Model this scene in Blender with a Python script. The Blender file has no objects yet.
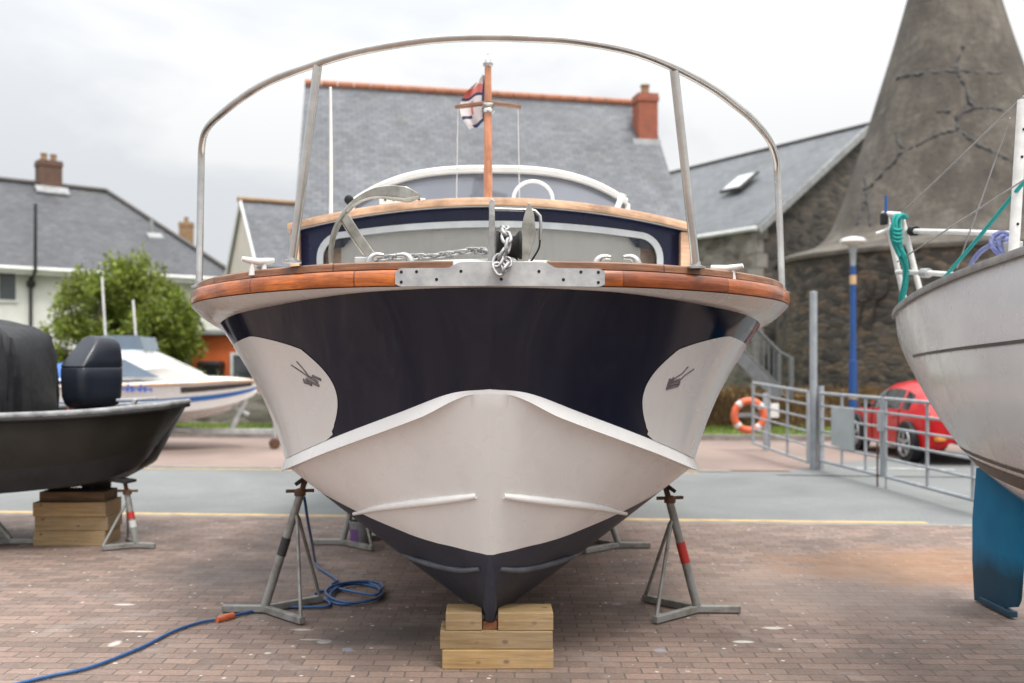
import bpy, bmesh, math, random
import numpy as np
from mathutils import Vector, Matrix, Euler

random.seed(11)
rng = np.random.default_rng(11)
sc = bpy.context.scene
COL = sc.collection
H, F, VX, VY = 1.6, 995.56, 490.0, 358.0     # eye height, focal length in pixels, vanishing point of the Y axis
R = math.radians


def P(px, py, d):
    """The world point seen at pixel (px, py) at depth d."""
    return Vector(((px - VX) / F * d, d, H + (VY - py) / F * d))


def G(px, py, z=0.0):
    """The ground point seen at pixel (px, py)."""
    d = (H - z) * F / (py - VY)
    return Vector(((px - VX) / F * d, d, z))


# ------------------------------------------------------------------ mesh helper
class MB:
    def __init__(self):
        self.v, self.f, self.m, self.uv = [], [], [], []

    def add(self, verts, faces, mat=0, uvs=None):
        o = len(self.v)
        self.v += [Vector(p) for p in verts]
        for i, fc in enumerate(faces):
            self.f.append([o + k for k in fc])
            self.m.append(mat)
            self.uv.append(uvs[i] if uvs else None)
        return self

    def box(self, c, s, rot=None, mat=0):
        c = Vector(c)
        x, y, z = s[0] / 2, s[1] / 2, s[2] / 2
        vs = [Vector(p) for p in ((-x, -y, -z), (x, -y, -z), (x, y, -z), (-x, y, -z), (-x, -y, z), (x, -y, z), (x, y, z), (-x, y, z))]
        if rot is not None:
            Rm = Matrix.Rotation(rot, 3, 'Z') if isinstance(rot, (int, float)) else rot
            vs = [Rm @ p for p in vs]
        return self.add([c + p for p in vs], [(0, 3, 2, 1), (4, 5, 6, 7), (0, 1, 5, 4), (1, 2, 6, 5), (2, 3, 7, 6), (3, 0, 4, 7)], mat)

    def bar(self, a, b, w, h, up=(0, 0, 1), mat=0):
        a, b = Vector(a), Vector(b)
        t = (b - a).normalized()
        u = Vector(up)
        s = t.cross(u)
        if s.length < 1e-5:
            s = t.cross(Vector((0, 1, 0)))
        s.normalize()
        u = s.cross(t)
        Rm = Matrix((t, s, u)).transposed()
        return self.box((a + b) / 2, ((b - a).length, w, h), Rm, mat)

    def tube(self, pts, r, n=8, closed=False, mat=0):
        pts = [Vector(p) for p in pts]
        N = len(pts)
        rs = r if isinstance(r, (list, tuple)) else [r] * N
        rows, prev = [], None
        acc = 0.0
        L = []
        for i, p in enumerate(pts):
            if closed:
                t = (pts[(i + 1) % N] - pts[i - 1]).normalized()
            else:
                t = (pts[min(i + 1, N - 1)] - pts[max(i - 1, 0)]).normalized()
            if prev is None:
                a = Vector((0, 0, 1)) if abs(t.z) < .9 else Vector((1, 0, 0))
                s = t.cross(a).normalized()
            else:
                s = (prev - t * prev.dot(t)).normalized()
            prev = s
            b = t.cross(s)
            rows.append([p + (s * math.cos(2 * math.pi * k / n) + b * math.sin(2 * math.pi * k / n)) * rs[i] for k in range(n)])
            if i:
                acc += (p - pts[i - 1]).length
            L.append(acc)
        vs = [q for row in rows for q in row]
        fs, us = [], []
        for i in range(N if closed else N - 1):
            j = (i + 1) % N
            for k in range(n):
                k2 = (k + 1) % n
                fs.append((i * n + k, i * n + k2, j * n + k2, j * n + k))
                c = 2 * math.pi * rs[i] / n
                l2 = L[j] if j else acc
                us.append(((L[i], k * c), (L[i], (k + 1) * c), (l2, (k + 1) * c), (l2, k * c)))
        if not closed:
            fs.append(tuple(range(n))[::-1]); us.append(None)
            fs.append(tuple((N - 1) * n + k for k in range(n))); us.append(None)
        return self.add(vs, fs, mat, us)

    def lathe(self, prof, c=(0, 0, 0), n=24, M=None, mat=0, capped=True):
        c = Vector(c)
        vs = []
        for r, z in prof:
            for k in range(n):
                a = 2 * math.pi * k / n
                p = Vector((r * math.cos(a), r * math.sin(a), z))
                vs.append(c + (M @ p if M else p))
        fs, us = [], []
        for i in range(len(prof) - 1):
            dl = math.hypot(prof[i + 1][0] - prof[i][0], prof[i + 1][1] - prof[i][1])
            for k in range(n):
                k2 = (k + 1) % n
                fs.append((i * n + k, i * n + k2, (i + 1) * n + k2, (i + 1) * n + k))
                r0 = max(prof[i][0], prof[i + 1][0])
                a0, a1 = 2 * math.pi * k / n * r0, 2 * math.pi * (k + 1) / n * r0
                z0, z1 = prof[i][1], prof[i + 1][1]
                if abs(z1 - z0) < 1e-6:
                    z1 = z0 + dl
                us.append(((a0, z0), (a1, z0), (a1, z1), (a0, z1)))
        if capped:
            fs.append(tuple(range(n))[::-1]); us.append(None)
            fs.append(tuple((len(prof) - 1) * n + k for k in range(n))); us.append(None)
        return self.add(vs, fs, mat, us)

    def prism(self, poly, vec, mat=0):
        poly = [Vector(p) for p in poly]
        vec = Vector(vec)
        n = len(poly)
        return self.add(poly + [p + vec for p in poly],
                        [tuple(range(n))[::-1], tuple(range(n, 2 * n))] + [(k, (k + 1) % n, n + (k + 1) % n, n + k) for k in range(n)], mat)

    def grid(self, rows, mat=0, arc=True):
        nr, nc = len(rows), len(rows[0])
        vs = [Vector(p) for r in rows for p in r]
        fs, us = [], []
        L = [0.0]
        for j in range(1, nc):
            L.append(L[-1] + (Vector(rows[nr // 2][j]) - Vector(rows[nr // 2][j - 1])).length)
        T = [0.0]
        for i in range(1, nr):
            T.append(T[-1] + (Vector(rows[i][nc // 2]) - Vector(rows[i - 1][nc // 2])).length)
        for i in range(nr - 1):
            for j in range(nc - 1):
                fs.append((i * nc + j, i * nc + j + 1, (i + 1) * nc + j + 1, (i + 1) * nc + j))
                us.append(((L[j], T[i]), (L[j + 1], T[i]), (L[j + 1], T[i + 1]), (L[j], T[i + 1])))
        return self.add(vs, fs, mat, us)

    def torus(self, c, Rr, r, M=None, n=32, k=10, mat=0):
        pts = []
        for i in range(n):
            a = 2 * math.pi * i / n
            p = Vector((Rr * math.cos(a), Rr * math.sin(a), 0))
            pts.append(Vector(c) + (M @ p if M else p))
        return self.tube(pts, r, k, True, mat)

    def ball(self, c, r, M=None, n=16, mat=0):
        r = (r, r, r) if isinstance(r, (int, float)) else r
        c = Vector(c)
        rows = []
        for i in range(n // 2 + 1):
            th = math.pi * i / (n // 2)
            row = []
            for k in range(n + 1):
                a = 2 * math.pi * k / n
                p = Vector((r[0] * math.sin(th) * math.cos(a), r[1] * math.sin(th) * math.sin(a), r[2] * math.cos(th)))
                row.append(c + (M @ p if M else p))
            rows.append(row)
        return self.grid(rows, mat)

    def loft(self, loops, mat=0, caps=True):
        """Closed loops of equal length joined in order."""
        n = len(loops[0])
        vs = [Vector(p) for l in loops for p in l]
        fs = []
        for i in range(len(loops) - 1):
            for k in range(n):
                fs.append((i * n + k, i * n + (k + 1) % n, (i + 1) * n + (k + 1) % n, (i + 1) * n + k))
        if caps:
            fs.append(tuple(range(n))[::-1])
            fs.append(tuple((len(loops) - 1) * n + k for k in range(n)))
        return self.add(vs, fs, mat)

    def build(self, name, mats, parent=None, loc=None, smooth=None, bevel=0.0, local=False, weld=True):
        if not isinstance(mats, (list, tuple)):
            mats = [mats]
        if loc is None:
            loc = Vector((0, 0, 0))
        base = Vector((0, 0, 0)) if local else (wloc(parent) if parent else Vector(loc))
        me = bpy.data.meshes.new(name)
        me.from_pydata([tuple(p - base) for p in self.v], [], self.f)
        for m in mats:
            me.materials.append(m)
        me.polygons.foreach_set('material_index', self.m)
        uvl = me.uv_layers.new(name='UVMap')
        up = Vector((0, 0, 1))
        buf = np.zeros(len(me.loops) * 2, dtype=np.float32)
        for i, poly in enumerate(me.polygons):
            u = self.uv[i]
            if u is None:
                n = poly.normal
                if abs(n.z) > .97:
                    ud, vd = Vector((1, 0, 0)), Vector((0, 1, 0))
                else:
                    ud = up.cross(n).normalized()
                    vd = n.cross(ud)
                u = [(self.v[k].dot(ud), self.v[k].dot(vd)) for k in self.f[i]]
            for q, li in enumerate(poly.loop_indices):
                buf[2 * li], buf[2 * li + 1] = u[q][0], u[q][1]
        uvl.data.foreach_set('uv', buf)
        bm = bmesh.new()
        bm.from_mesh(me)
        if weld:
            bmesh.ops.remove_doubles(bm, verts=bm.verts, dist=1e-5)
        bmesh.ops.recalc_face_normals(bm, faces=bm.faces)
        bm.to_mesh(me)
        bm.free()
        if smooth:
            me.polygons.foreach_set('use_smooth', [True] * len(me.polygons))
            me.set_sharp_from_angle(angle=R(smooth))
        o = bpy.data.objects.new(name, me)
        COL.objects.link(o)
        if parent:
            o.parent = parent
        elif not local:
            o.location = base
        if bevel:
            b = o.modifiers.new('bevel', 'BEVEL')
            b.width = bevel
            b.segments = 2
            b.limit_method = 'ANGLE'
            b.angle_limit = R(40)
        return o


def wloc(o):
    p = Vector((0, 0, 0))
    while o:
        p += o.location
        o = o.parent
    return p


def tag(o, label, cat, group=None):
    o['label'] = label
    o['category'] = cat
    if group:
        o['group'] = group
    return o


def thing(name, label, cat, loc=(0, 0, 0), group=None):
    o = bpy.data.objects.new(name, None)
    o.empty_display_size = .2
    COL.objects.link(o)
    o.location = loc
    return tag(o, label, cat, group)


def struct(o, kind='structure'):
    o['kind'] = kind
    return o


def copy_tree(o, parent=None):
    c = o.copy()
    COL.objects.link(c)
    c.parent = parent
    for ch in list(o.children):
        copy_tree(ch, c)
    return c


def catmull(pts, n):
    """n points spread along a smooth curve through pts (array of k rows), even in row index."""
    p = np.array(pts, dtype=float)
    k = len(p)
    q = np.vstack([2 * p[0] - p[1], p, 2 * p[-1] - p[-2]])
    out = []
    for s in np.linspace(0, k - 1, n):
        i = min(int(s), k - 2)
        t = s - i
        a, b, c, d = q[i], q[i + 1], q[i + 2], q[i + 3]
        out.append(.5 * ((2 * b) + (c - a) * t + (2 * a - 5 * b + 4 * c - d) * t * t + (3 * b - a - 3 * c + d) * t ** 3))
    return np.array(out)


def smooth_path(pts, n):
    return [Vector(p) for p in catmull([tuple(p) for p in pts], n)]


# ------------------------------------------------------------------ materials
class NT:
    def __init__(self, name):
        self.mat = bpy.data.materials.new(name)
        self.mat.use_nodes = True
        self.t = self.mat.node_tree
        self.b = self.t.nodes['Principled BSDF']

    def n(self, kind, **kw):
        nd = self.t.nodes.new(kind)
        for k, v in kw.items():
            if k.startswith('i_'):
                nd.inputs[k[2:].replace('_', ' ')].default_value = v
            else:
                setattr(nd, k, v)
        return nd

    def l(self, a, b):
        self.t.links.new(a, b)

    def coord(self, which='Object', scale=(1, 1, 1), rot=0.0):
        tc = self.n('ShaderNodeTexCoord')
        mp = self.n('ShaderNodeMapping')
        mp.inputs['Scale'].default_value = scale
        mp.inputs['Rotation'].default_value = (0, 0, rot)
        self.l(tc.outputs[which], mp.inputs['Vector'])
        return mp.outputs['Vector']

    def noise(self, vec, scale, detail=4, rough=.55, dist=0):
        nd = self.n('ShaderNodeTexNoise')
        nd.inputs['Scale'].default_value = scale
        nd.inputs['Detail'].default_value = detail
        nd.inputs['Roughness'].default_value = rough
        nd.inputs['Distortion'].default_value = dist
        self.l(vec, nd.inputs['Vector'])
        return nd.outputs['Fac']

    def ramp(self, fac, stops):
        nd = self.n('ShaderNodeValToRGB')
        cr = nd.color_ramp
        while len(cr.elements) < len(stops):
            cr.elements.new(.5)
        for e, (p, c) in zip(cr.elements, stops):
            e.position = p
            e.color = tuple(c) + (1,) if not isinstance(c, (int, float)) else (c, c, c, 1)
        self.l(fac, nd.inputs['Fac'])
        return nd.outputs['Color']

    def mix(self, fac, a, b, mode='MIX'):
        nd = self.n('ShaderNodeMix')
        nd.data_type = 'RGBA'
        nd.blend_type = mode
        for val, s in ((fac, 0), (a, 6), (b, 7)):
            if isinstance(val, bpy.types.NodeSocket):
                self.l(val, nd.inputs[s])
            elif s == 0:
                nd.inputs[0].default_value = val
            else:
                nd.inputs[s].default_value = tuple(val) + (1,)
        return nd.outputs[2]

    def math(self, op, a, b=0.0, clamp=False):
        nd = self.n('ShaderNodeMath')
        nd.operation = op
        nd.use_clamp = clamp
        for i, val in enumerate((a, b)):
            if isinstance(val, bpy.types.NodeSocket):
                self.l(val, nd.inputs[i])
            else:
                nd.inputs[i].default_value = val
        return nd.outputs[0]

    def bump(self, h, strength=.3, dist=.01):
        nd = self.n('ShaderNodeBump')
        nd.inputs['Strength'].default_value = strength
        nd.inputs['Distance'].default_value = dist
        self.l(h, nd.inputs['Height'])
        self.l(nd.outputs['Normal'], self.b.inputs['Normal'])

    def col(self, c):
        if isinstance(c, bpy.types.NodeSocket):
            self.l(c, self.b.inputs['Base Color'])
        else:
            self.b.inputs['Base Color'].default_value = tuple(c) + (1,)

    def set(self, **kw):
        for k, v in kw.items():
            s = self.b.inputs[k.replace('_', ' ')]
            if isinstance(v, bpy.types.NodeSocket):
                self.l(v, s)
            else:
                s.default_value = v
        return self


def pm(name, c1, c2=None, scale=6.0, rough=.6, rvar=.1, metal=0.0, bump=0.0, bscale=60.0, coat=0.0, spec=.5, coord='Object', stretch=(1, 1, 1), lo=.35, hi=.65, detail=5):
    """Plain procedural material: two colours mixed by noise, noise in the roughness, fine bump."""
    t = NT(name)
    vec = t.coord(coord, stretch)
    if c2 is None:
        c2 = tuple(x * .8 for x in c1)
    f = t.noise(vec, scale, detail, .6)
    t.col(t.ramp(f, [(lo, c1), (hi, c2)]))
    g = t.noise(vec, scale * 2.7, 3)
    r = t.math('ADD', t.math('MULTIPLY', t.math('SUBTRACT', g, .5), rvar * 2), rough, True)
    t.set(Roughness=r, Metallic=metal, Coat_Weight=coat, Coat_Roughness=.06, Specular_IOR_Level=spec)
    if bump:
        t.bump(t.noise(vec, bscale, 3), bump, .01)
    return t.mat


M = {}


def paving():
    t = NT('brick paving')
    vec = t.coord('Object', (1, 1, 1), R(1.5))
    br = t.n('ShaderNodeTexBrick')
    br.offset = .5
    br.inputs['Scale'].default_value = 1
    br.inputs['Brick Width'].default_value = .185
    br.inputs['Row Height'].default_value = .094
    br.inputs['Mortar Size'].default_value = .0055
    br.inputs['Mortar Smooth'].default_value = .3
    br.inputs['Bias'].default_value = 0
    br.inputs['Color1'].default_value = (.238, .164, .130, 1)
    br.inputs['Color2'].default_value = (.150, .106, .087, 1)
    br.inputs['Mortar'].default_value = (.105, .083, .070, 1)
    wob = t.noise(vec, 9, 2)
    va = t.n('ShaderNodeVectorMath')
    va.operation = 'MULTIPLY_ADD'
    cx = t.n('ShaderNodeCombineXYZ')
    t.l(wob, cx.inputs[0]); t.l(wob, cx.inputs[1])
    t.l(cx.outputs[0], va.inputs[0])
    va.inputs[1].default_value = (.014, .014, 0)
    t.l(vec, va.inputs[2])
    t.l(va.outputs[0], br.inputs['Vector'])
    c = br.outputs['Color']
    big = t.ramp(t.noise(vec, .55, 5, .6, .4), [(.3, .66), (.5, 1.0), (.72, 1.35)])
    c = t.mix(1, c, big, 'MULTIPLY')
    fine = t.ramp(t.noise(vec, 45, 4, .7), [(.3, .72), (.7, 1.25)])
    c = t.mix(.8, c, fine, 'MULTIPLY')
    # moss and dirt sitting in the joints in patches
    dm = t.ramp(t.noise(vec, .9, 6, .7, .6), [(.5, 0.0), (.66, 1.0)])
    c = t.mix(t.math('MULTIPLY', dm, .5), c, (.085, .066, .056))
    # grey cement smears
    cm = t.ramp(t.noise(vec, 2.2, 6, .7, .8), [(.56, 0.0), (.70, 1.0)])
    c = t.mix(t.math('MULTIPLY', cm, .4), c, (.30, .27, .25))
    # white paint drips, grit and gull droppings
    sp = t.noise(vec, 21, 2, .5)
    spot = t.ramp(sp, [(.715, 0.0), (.75, 1.0)])
    c = t.mix(t.math('MULTIPLY', spot, .75), c, (.55, .53, .5))
    vo = t.n('ShaderNodeTexVoronoi')
    vo.inputs['Scale'].default_value = 7
    t.l(vec, vo.inputs['Vector'])
    sm = t.ramp(vo.outputs['Distance'], [(.05, 1.0), (.10, 0.0)])
    c = t.mix(t.math('MULTIPLY', sm, .75), c, (.62, .6, .57))
    vb = t.n('ShaderNodeTexVoronoi')
    vb.inputs['Scale'].default_value = 1.7
    t.l(vec, vb.inputs['Vector'])
    bl = t.ramp(t.math('ADD', vb.outputs['Distance'], t.math('MULTIPLY', sp, .12)), [(.10, 1.0), (.13, 0.0)])
    c = t.mix(t.math('MULTIPLY', bl, .45), c, (.30, .36, .46))
    # shaped patches: rusty orange one on the right, darker one front left
    sx = t.n('ShaderNodeSeparateXYZ')
    t.l(vec, sx.inputs[0])

    def tint_patch(x, y, a, b, soft, col, amt):
        nonlocal c
        u = t.math('DIVIDE', t.math('SUBTRACT', sx.outputs[0], x), a)
        v = t.math('DIVIDE', t.math('SUBTRACT', sx.outputs[1], y), b)
        q = t.math('ADD', t.math('MULTIPLY', u, u), t.math('MULTIPLY', v, v))
        q = t.math('ADD', q, t.math('MULTIPLY', t.math('SUBTRACT', t.noise(vec, 2.6, 6, .65), .5), 2.4))
        k = t.ramp(q, [(.15, 1.0), (soft, 0.0)])
        c = t.mix(t.math('MULTIPLY', k, amt), c, col)
    tint_patch(2.2, 6.9, 1.6, 1.1, 1.0, (.33, .255, .215), .45)
    tint_patch(3.2, 7.75, 1.5, .9, 1.0, (.30, .155, .07), .55)
    for px_, py_, a_, b_ in ((275, 631, .10, .035), (297, 643, .05, .05), (283, 641, .09, .02), (240, 655, .03, .03), (715, 640, .07, .03), (745, 626, .09, .04), (95, 607, .10, .03), (110, 634, .16, .02), (85, 646, .05, .09)):
        q_ = G(px_, py_)
        tint_patch(q_.x, q_.y, a_, b_, .6, (.58, .56, .52), .7)
    tint_patch(3.4, 7.3, .45, .2, .9, (.22, .09, .035), .5)
    tint_patch(-.75, 5.75, .55, .3, .9, (.055, .045, .042), .6)
    tint_patch(-1.9, 7.3, 1.0, .6, .9, (.09, .08, .075), .4)
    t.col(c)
    t.set(Roughness=t.ramp(t.noise(vec, 3, 4), [(.3, .6), (.7, .9)]))
    hgt = t.math('ADD', t.math('MULTIPLY', br.outputs['Fac'], -1.0), t.math('MULTIPLY', t.noise(vec, 60, 4), .5))
    t.bump(hgt, .55, .006)
    return t.mat


def asphalt(name, c, warm=0.0):
    t = NT(name)
    vec = t.coord('Object')
    f = t.noise(vec, 90, 3, .7)
    col = t.ramp(f, [(.3, tuple(x * .7 for x in c)), (.7, tuple(x * 1.25 for x in c))])
    big = t.ramp(t.noise(vec, .5, 5, .6, .5), [(.3, .8), (.7, 1.2)])
    col = t.mix(1, col, big, 'MULTIPLY')
    cm = t.ramp(t.noise(vec, 1.7, 6, .7), [(.6, 0.0), (.75, 1.0)])
    col = t.mix(t.math('MULTIPLY', cm, .25), col, tuple(x * 1.7 for x in c))
    t.col(col)
    t.set(Roughness=.85)
    t.bump(f, .4, .006)
    return t.mat


def slate(name, c1, c2, w=.26, h=.16, lichen=None):
    t = NT(name)
    vec = t.coord('UV')
    br = t.n('ShaderNodeTexBrick')
    br.offset = .5
    br.inputs['Scale'].default_value = 1
    br.inputs['Brick Width'].default_value = w
    br.inputs['Row Height'].default_value = h
    br.inputs['Mortar Size'].default_value = .008
    br.inputs['Mortar Smooth'].default_value = .2
    br.inputs['Color1'].default_value = tuple(c1) + (1,)
    br.inputs['Color2'].default_value = tuple(c2) + (1,)
    br.inputs['Mortar'].default_value = tuple(x * .35 for x in c2) + (1,)
    t.l(vec, br.inputs['Vector'])
    c = br.outputs['Color']
    c = t.mix(1, c, t.ramp(t.noise(vec, .7, 6, .65), [(.3, .7), (.7, 1.3)]), 'MULTIPLY')
    c = t.mix(.7, c, t.ramp(t.noise(vec, 3.5, 5, .7), [(.3, .6), (.7, 1.35)]), 'MULTIPLY')
    if lichen:
        k = t.ramp(t.noise(vec, 1.6, 6, .7), [(.58, 0.0), (.72, 1.0)])
        c = t.mix(t.math('MULTIPLY', k, lichen), c, (.36, .29, .10))
    t.col(c)
    t.set(Roughness=.55)
    t.bump(t.math('ADD', t.math('MULTIPLY', br.outputs['Fac'], -1), t.noise(vec, 14, 3)), .5, .02)
    return t.mat


def rubble(name, stops, mortar, sx=3.2, sy=6.5, amt=.8):
    t = NT(name)
    vec = t.coord('UV', (sx, sy, 1))
    wob = t.n('ShaderNodeTexNoise')
    wob.inputs['Scale'].default_value = 1.4
    t.l(vec, wob.inputs['Vector'])
    va = t.n('ShaderNodeVectorMath')
    va.operation = 'MULTIPLY_ADD'
    t.l(wob.outputs['Color'], va.inputs[0])
    va.inputs[1].default_value = (.28, .28, 0)
    t.l(vec, va.inputs[2])
    vo = t.n('ShaderNodeTexVoronoi')
    vo.inputs['Scale'].default_value = 1
    t.l(va.outputs[0], vo.inputs['Vector'])
    ve = t.n('ShaderNodeTexVoronoi')
    ve.feature = 'DISTANCE_TO_EDGE'
    ve.inputs['Scale'].default_value = 1
    t.l(va.outputs[0], ve.inputs['Vector'])
    sp = t.n('ShaderNodeSeparateColor')
    t.l(vo.outputs['Color'], sp.inputs[0])
    c = t.ramp(sp.outputs[0], stops)
    vec2 = t.coord('UV')
    c = t.mix(1, c, t.ramp(t.noise(vec2, .45, 5, .6), [(.3, .65), (.7, 1.35)]), 'MULTIPLY')
    c = t.mix(.7, c, t.ramp(t.noise(vec2, 18, 4, .7), [(.3, .7), (.7, 1.3)]), 'MULTIPLY')
    e = t.ramp(ve.outputs['Distance'], [(.03, 1.0), (.1, 0.0)])
    c = t.mix(t.math('MULTIPLY', e, amt), c, mortar)
    t.col(c)
    t.set(Roughness=.9)
    t.bump(t.math('ADD', ve.outputs['Distance'], t.math('MULTIPLY', t.noise(vec2, 20, 3), .3)), .7, .05)
    return t.mat


def wood(name, c1, c2, c3, rough=.4, coat=0.0, along=(1.2, 14, 14), coord='UV', joint=None, bump=.15):
    t = NT(name)
    vec = t.coord(coord, along)
    g = t.noise(vec, 3.5, 6, .65, .8)
    c = t.ramp(g, [(.28, c3), (.5, c1), (.72, c2)])
    vec1 = t.coord(coord, (1, 1, 1))
    c = t.mix(.95, c, t.ramp(t.noise(vec1, 3.1, 5, .65), [(.3, .42), (.5, 1.0), (.72, 1.55)]), 'MULTIPLY')
    if joint:
        br = t.n('ShaderNodeTexBrick')
        br.offset = .37
        br.inputs['Scale'].default_value = 1
        br.inputs['Brick Width'].default_value = joint
        br.inputs['Row Height'].default_value = 3
        br.inputs['Mortar Size'].default_value = .004
        br.inputs['Color1'].default_value = (1.45, 1.45, 1.3, 1)
        br.inputs['Color2'].default_value = (.42, .33, .28, 1)
        br.inputs['Mortar'].default_value = (.3, .25, .2, 1)
        t.l(vec1, br.inputs['Vector'])
        c = t.mix(.9, c, br.outputs['Color'], 'MULTIPLY')
    k = t.ramp(t.noise(vec1, 9, 5, .7), [(.62, 0.0), (.74, 1.0)])
    c = t.mix(t.math('MULTIPLY', k, .6), c, tuple(x * .35 for x in c3))
    t.col(c)
    t.set(Roughness=rough, Coat_Weight=coat, Coat_Roughness=.08)
    t.bump(g, bump, .004)
    return t.mat


def timber():
    t = NT('sawn softwood')
    vec = t.coord('Object', (1.5, 26, 26))
    g = t.noise(vec, 2.2, 6, .6, .7)
    c = t.ramp(g, [(.3, (.26, .17, .080)), (.5, (.36, .25, .125)), (.72, (.43, .315, .175))])
    v1 = t.coord('Object')
    c = t.mix(.8, c, t.ramp(t.noise(v1, 3.5, 5, .6), [(.3, .7), (.7, 1.15)]), 'MULTIPLY')
    vk = t.n('ShaderNodeTexVoronoi')
    vk.inputs['Scale'].default_value = 6.5
    t.l(t.coord('Object', (.9, 1.4, 1.4)), vk.inputs['Vector'])
    kn = t.ramp(vk.outputs['Distance'], [(.05, 1.0), (.13, 0.0)])
    c = t.mix(t.math('MULTIPLY', kn, .85), c, (.13, .06, .02))
    dk = t.ramp(t.noise(v1, 7, 5, .7), [(.62, 0.0), (.75, 1.0)])
    c = t.mix(t.math('MULTIPLY', dk, .5), c, (.20, .14, .09))
    oi = t.n('ShaderNodeObjectInfo')
    c = t.mix(1, c, t.ramp(oi.outputs['Random'], [(0, (.78, .76, .74)), (.5, (1.0, .97, .92)), (1, (1.12, 1.02, .86))]), 'MULTIPLY')
    gy = t.ramp(t.noise(v1, 4.5, 5, .7), [(.5, 0.0), (.7, 1.0)])
    c = t.mix(t.math('MULTIPLY', gy, .4), c, (.23, .19, .15))
    t.col(c)
    t.set(Roughness=.75)
    t.bump(g, .3, .005)
    return t.mat


def antifoul():
    t = NT('antifouling paint')
    vec = t.coord('Object')
    c = t.ramp(t.noise(vec, 2.2, 5, .6), [(.35, (.017, .021, .036)), (.7, (.034, .038, .055))])
    k = t.ramp(t.noise(vec, 26, 4, .7), [(.66, 0.0), (.8, 1.0)])
    c = t.mix(t.math('MULTIPLY', k, .3), c, (.16, .17, .19))
    t.col(c)
    t.set(Roughness=.45)
    t.bump(t.noise(vec, 50, 3), .12, .004)
    return t.mat


def hull_navy():
    t = NT('navy gelcoat')
    vec = t.coord('Object')
    st = t.coord('Object', (2.5, 2.5, .5))
    c = t.ramp(t.noise(vec, 1.6, 5, .6), [(.35, (.003, .006, .019)), (.7, (.006, .0095, .025))])
    k = t.ramp(t.noise(st, 5, 6, .7, .6), [(.6, 0.0), (.85, 1.0)])
    c = t.mix(t.math('MULTIPLY', k, .22), c, (.05, .047, .047))
    sc_ = t.coord('Object', (1, 1.5, 8), .4)
    s2 = t.ramp(t.noise(sc_, 7, 5, .75, 1.5), [(.70, 0.0), (.73, 1.0)])
    c = t.mix(t.math('MULTIPLY', s2, .22), c, (.14, .14, .15))
    t.col(c)
    t.set(Roughness=t.ramp(t.noise(vec, 6, 5, .65), [(.3, .05), (.75, .15)]), IOR=1.48, Coat_Weight=.0, Coat_Roughness=.06)
    t.bump(t.noise(vec, 2.1, 2), .06, .05)
    return t.mat


def hull_white(name, c=(.72, .70, .67), rough=.3, streak=.3):
    t = NT(name)
    vec = t.coord('Object')
    col = t.ramp(t.noise(vec, 1.8, 6, .6), [(.3, tuple(x * .93 for x in c)), (.7, c)])
    st = t.coord('Object', (4, 4, .5))
    k = t.ramp(t.noise(st, 4, 4, .55, .2), [(.50, 0.0), (.9, 1.0)])
    col = t.mix(t.math('MULTIPLY', k, streak), col, tuple(x * y for x, y in zip(c, (.62, .56, .50))))
    s2 = t.ramp(t.noise(vec, 34, 4, .7), [(.70, 0.0), (.78, 1.0)])
    col = t.mix(t.math('MULTIPLY', s2, .14), col, (.33, .30, .27))
    t.col(col)
    t.set(Roughness=t.ramp(t.noise(vec, 5, 4), [(.3, rough - .06), (.7, rough + .12)]), Coat_Weight=.15, Coat_Roughness=.1)
    t.bump(t.noise(vec, 5, 3), .04, .02)
    return t.mat


def leaf_mat(name, stops):
    t = NT(name)
    oi = t.n('ShaderNodeNewGeometry')
    c = t.ramp(oi.outputs['Random Per Island'], stops)
    vec = t.coord('Object')
    c = t.mix(.8, c, t.ramp(t.noise(vec, 1.3, 3), [(.35, .65), (.65, 1.35)]), 'MULTIPLY')
    t.col(c)
    t.set(Roughness=.55)
    tr = t.n('ShaderNodeBsdfTranslucent')
    t.l(c, tr.inputs['Color'])
    mx = t.n('ShaderNodeMixShader')
    mx.inputs[0].default_value = .3
    out = t.t.nodes['Material Output']
    t.l(t.b.outputs[0], mx.inputs[1]); t.l(tr.outputs[0], mx.inputs[2])
    t.l(mx.outputs[0], out.inputs['Surface'])
    return t.mat


def cone_mat():
    t = NT('weathered render on kiln')
    vec = t.coord('Object')
    c = t.ramp(t.noise(vec, .5, 8, .65, .5), [(.3, (.047, .040, .032)), (.5, (.090, .077, .062)), (.7, (.16, .14, .114))])
    st = t.coord('Object', (1.6, 1.6, .16))
    c = t.mix(.8, c, t.ramp(t.noise(st, 1.7, 6, .7), [(.3, .6), (.7, 1.35)]), 'MULTIPLY')
    c = t.mix(.8, c, t.ramp(t.noise(vec, 9, 6, .75), [(.3, .72), (.7, 1.28)]), 'MULTIPLY')
    k = t.ramp(t.noise(vec, 2.8, 6, .7), [(.56, 0.0), (.70, 1.0)])
    c = t.mix(t.math('MULTIPLY', k, .45), c, (.21, .195, .165))
    k = t.ramp(t.noise(vec, 1.1, 7, .7, .6), [(.52, 0.0), (.66, 1.0)])
    c = t.mix(t.math('MULTIPLY', k, .5), c, (.045, .04, .034))
    br = t.n('ShaderNodeTexBrick')
    br.inputs['Scale'].default_value = 1
    br.inputs['Brick Width'].default_value = .5
    br.inputs['Row Height'].default_value = .2
    br.inputs['Mortar Size'].default_value = .03
    br.inputs['Mortar Smooth'].default_value = .8
    t.l(t.coord('UV'), br.inputs['Vector'])
    c = t.mix(t.math('MULTIPLY', br.outputs['Fac'], .22), c, (.06, .055, .05))
    t.col(c)
    t.set(Roughness=.9)
    t.bump(t.noise(vec, 7, 7, .7), .6, .06)
    return t.mat


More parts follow.
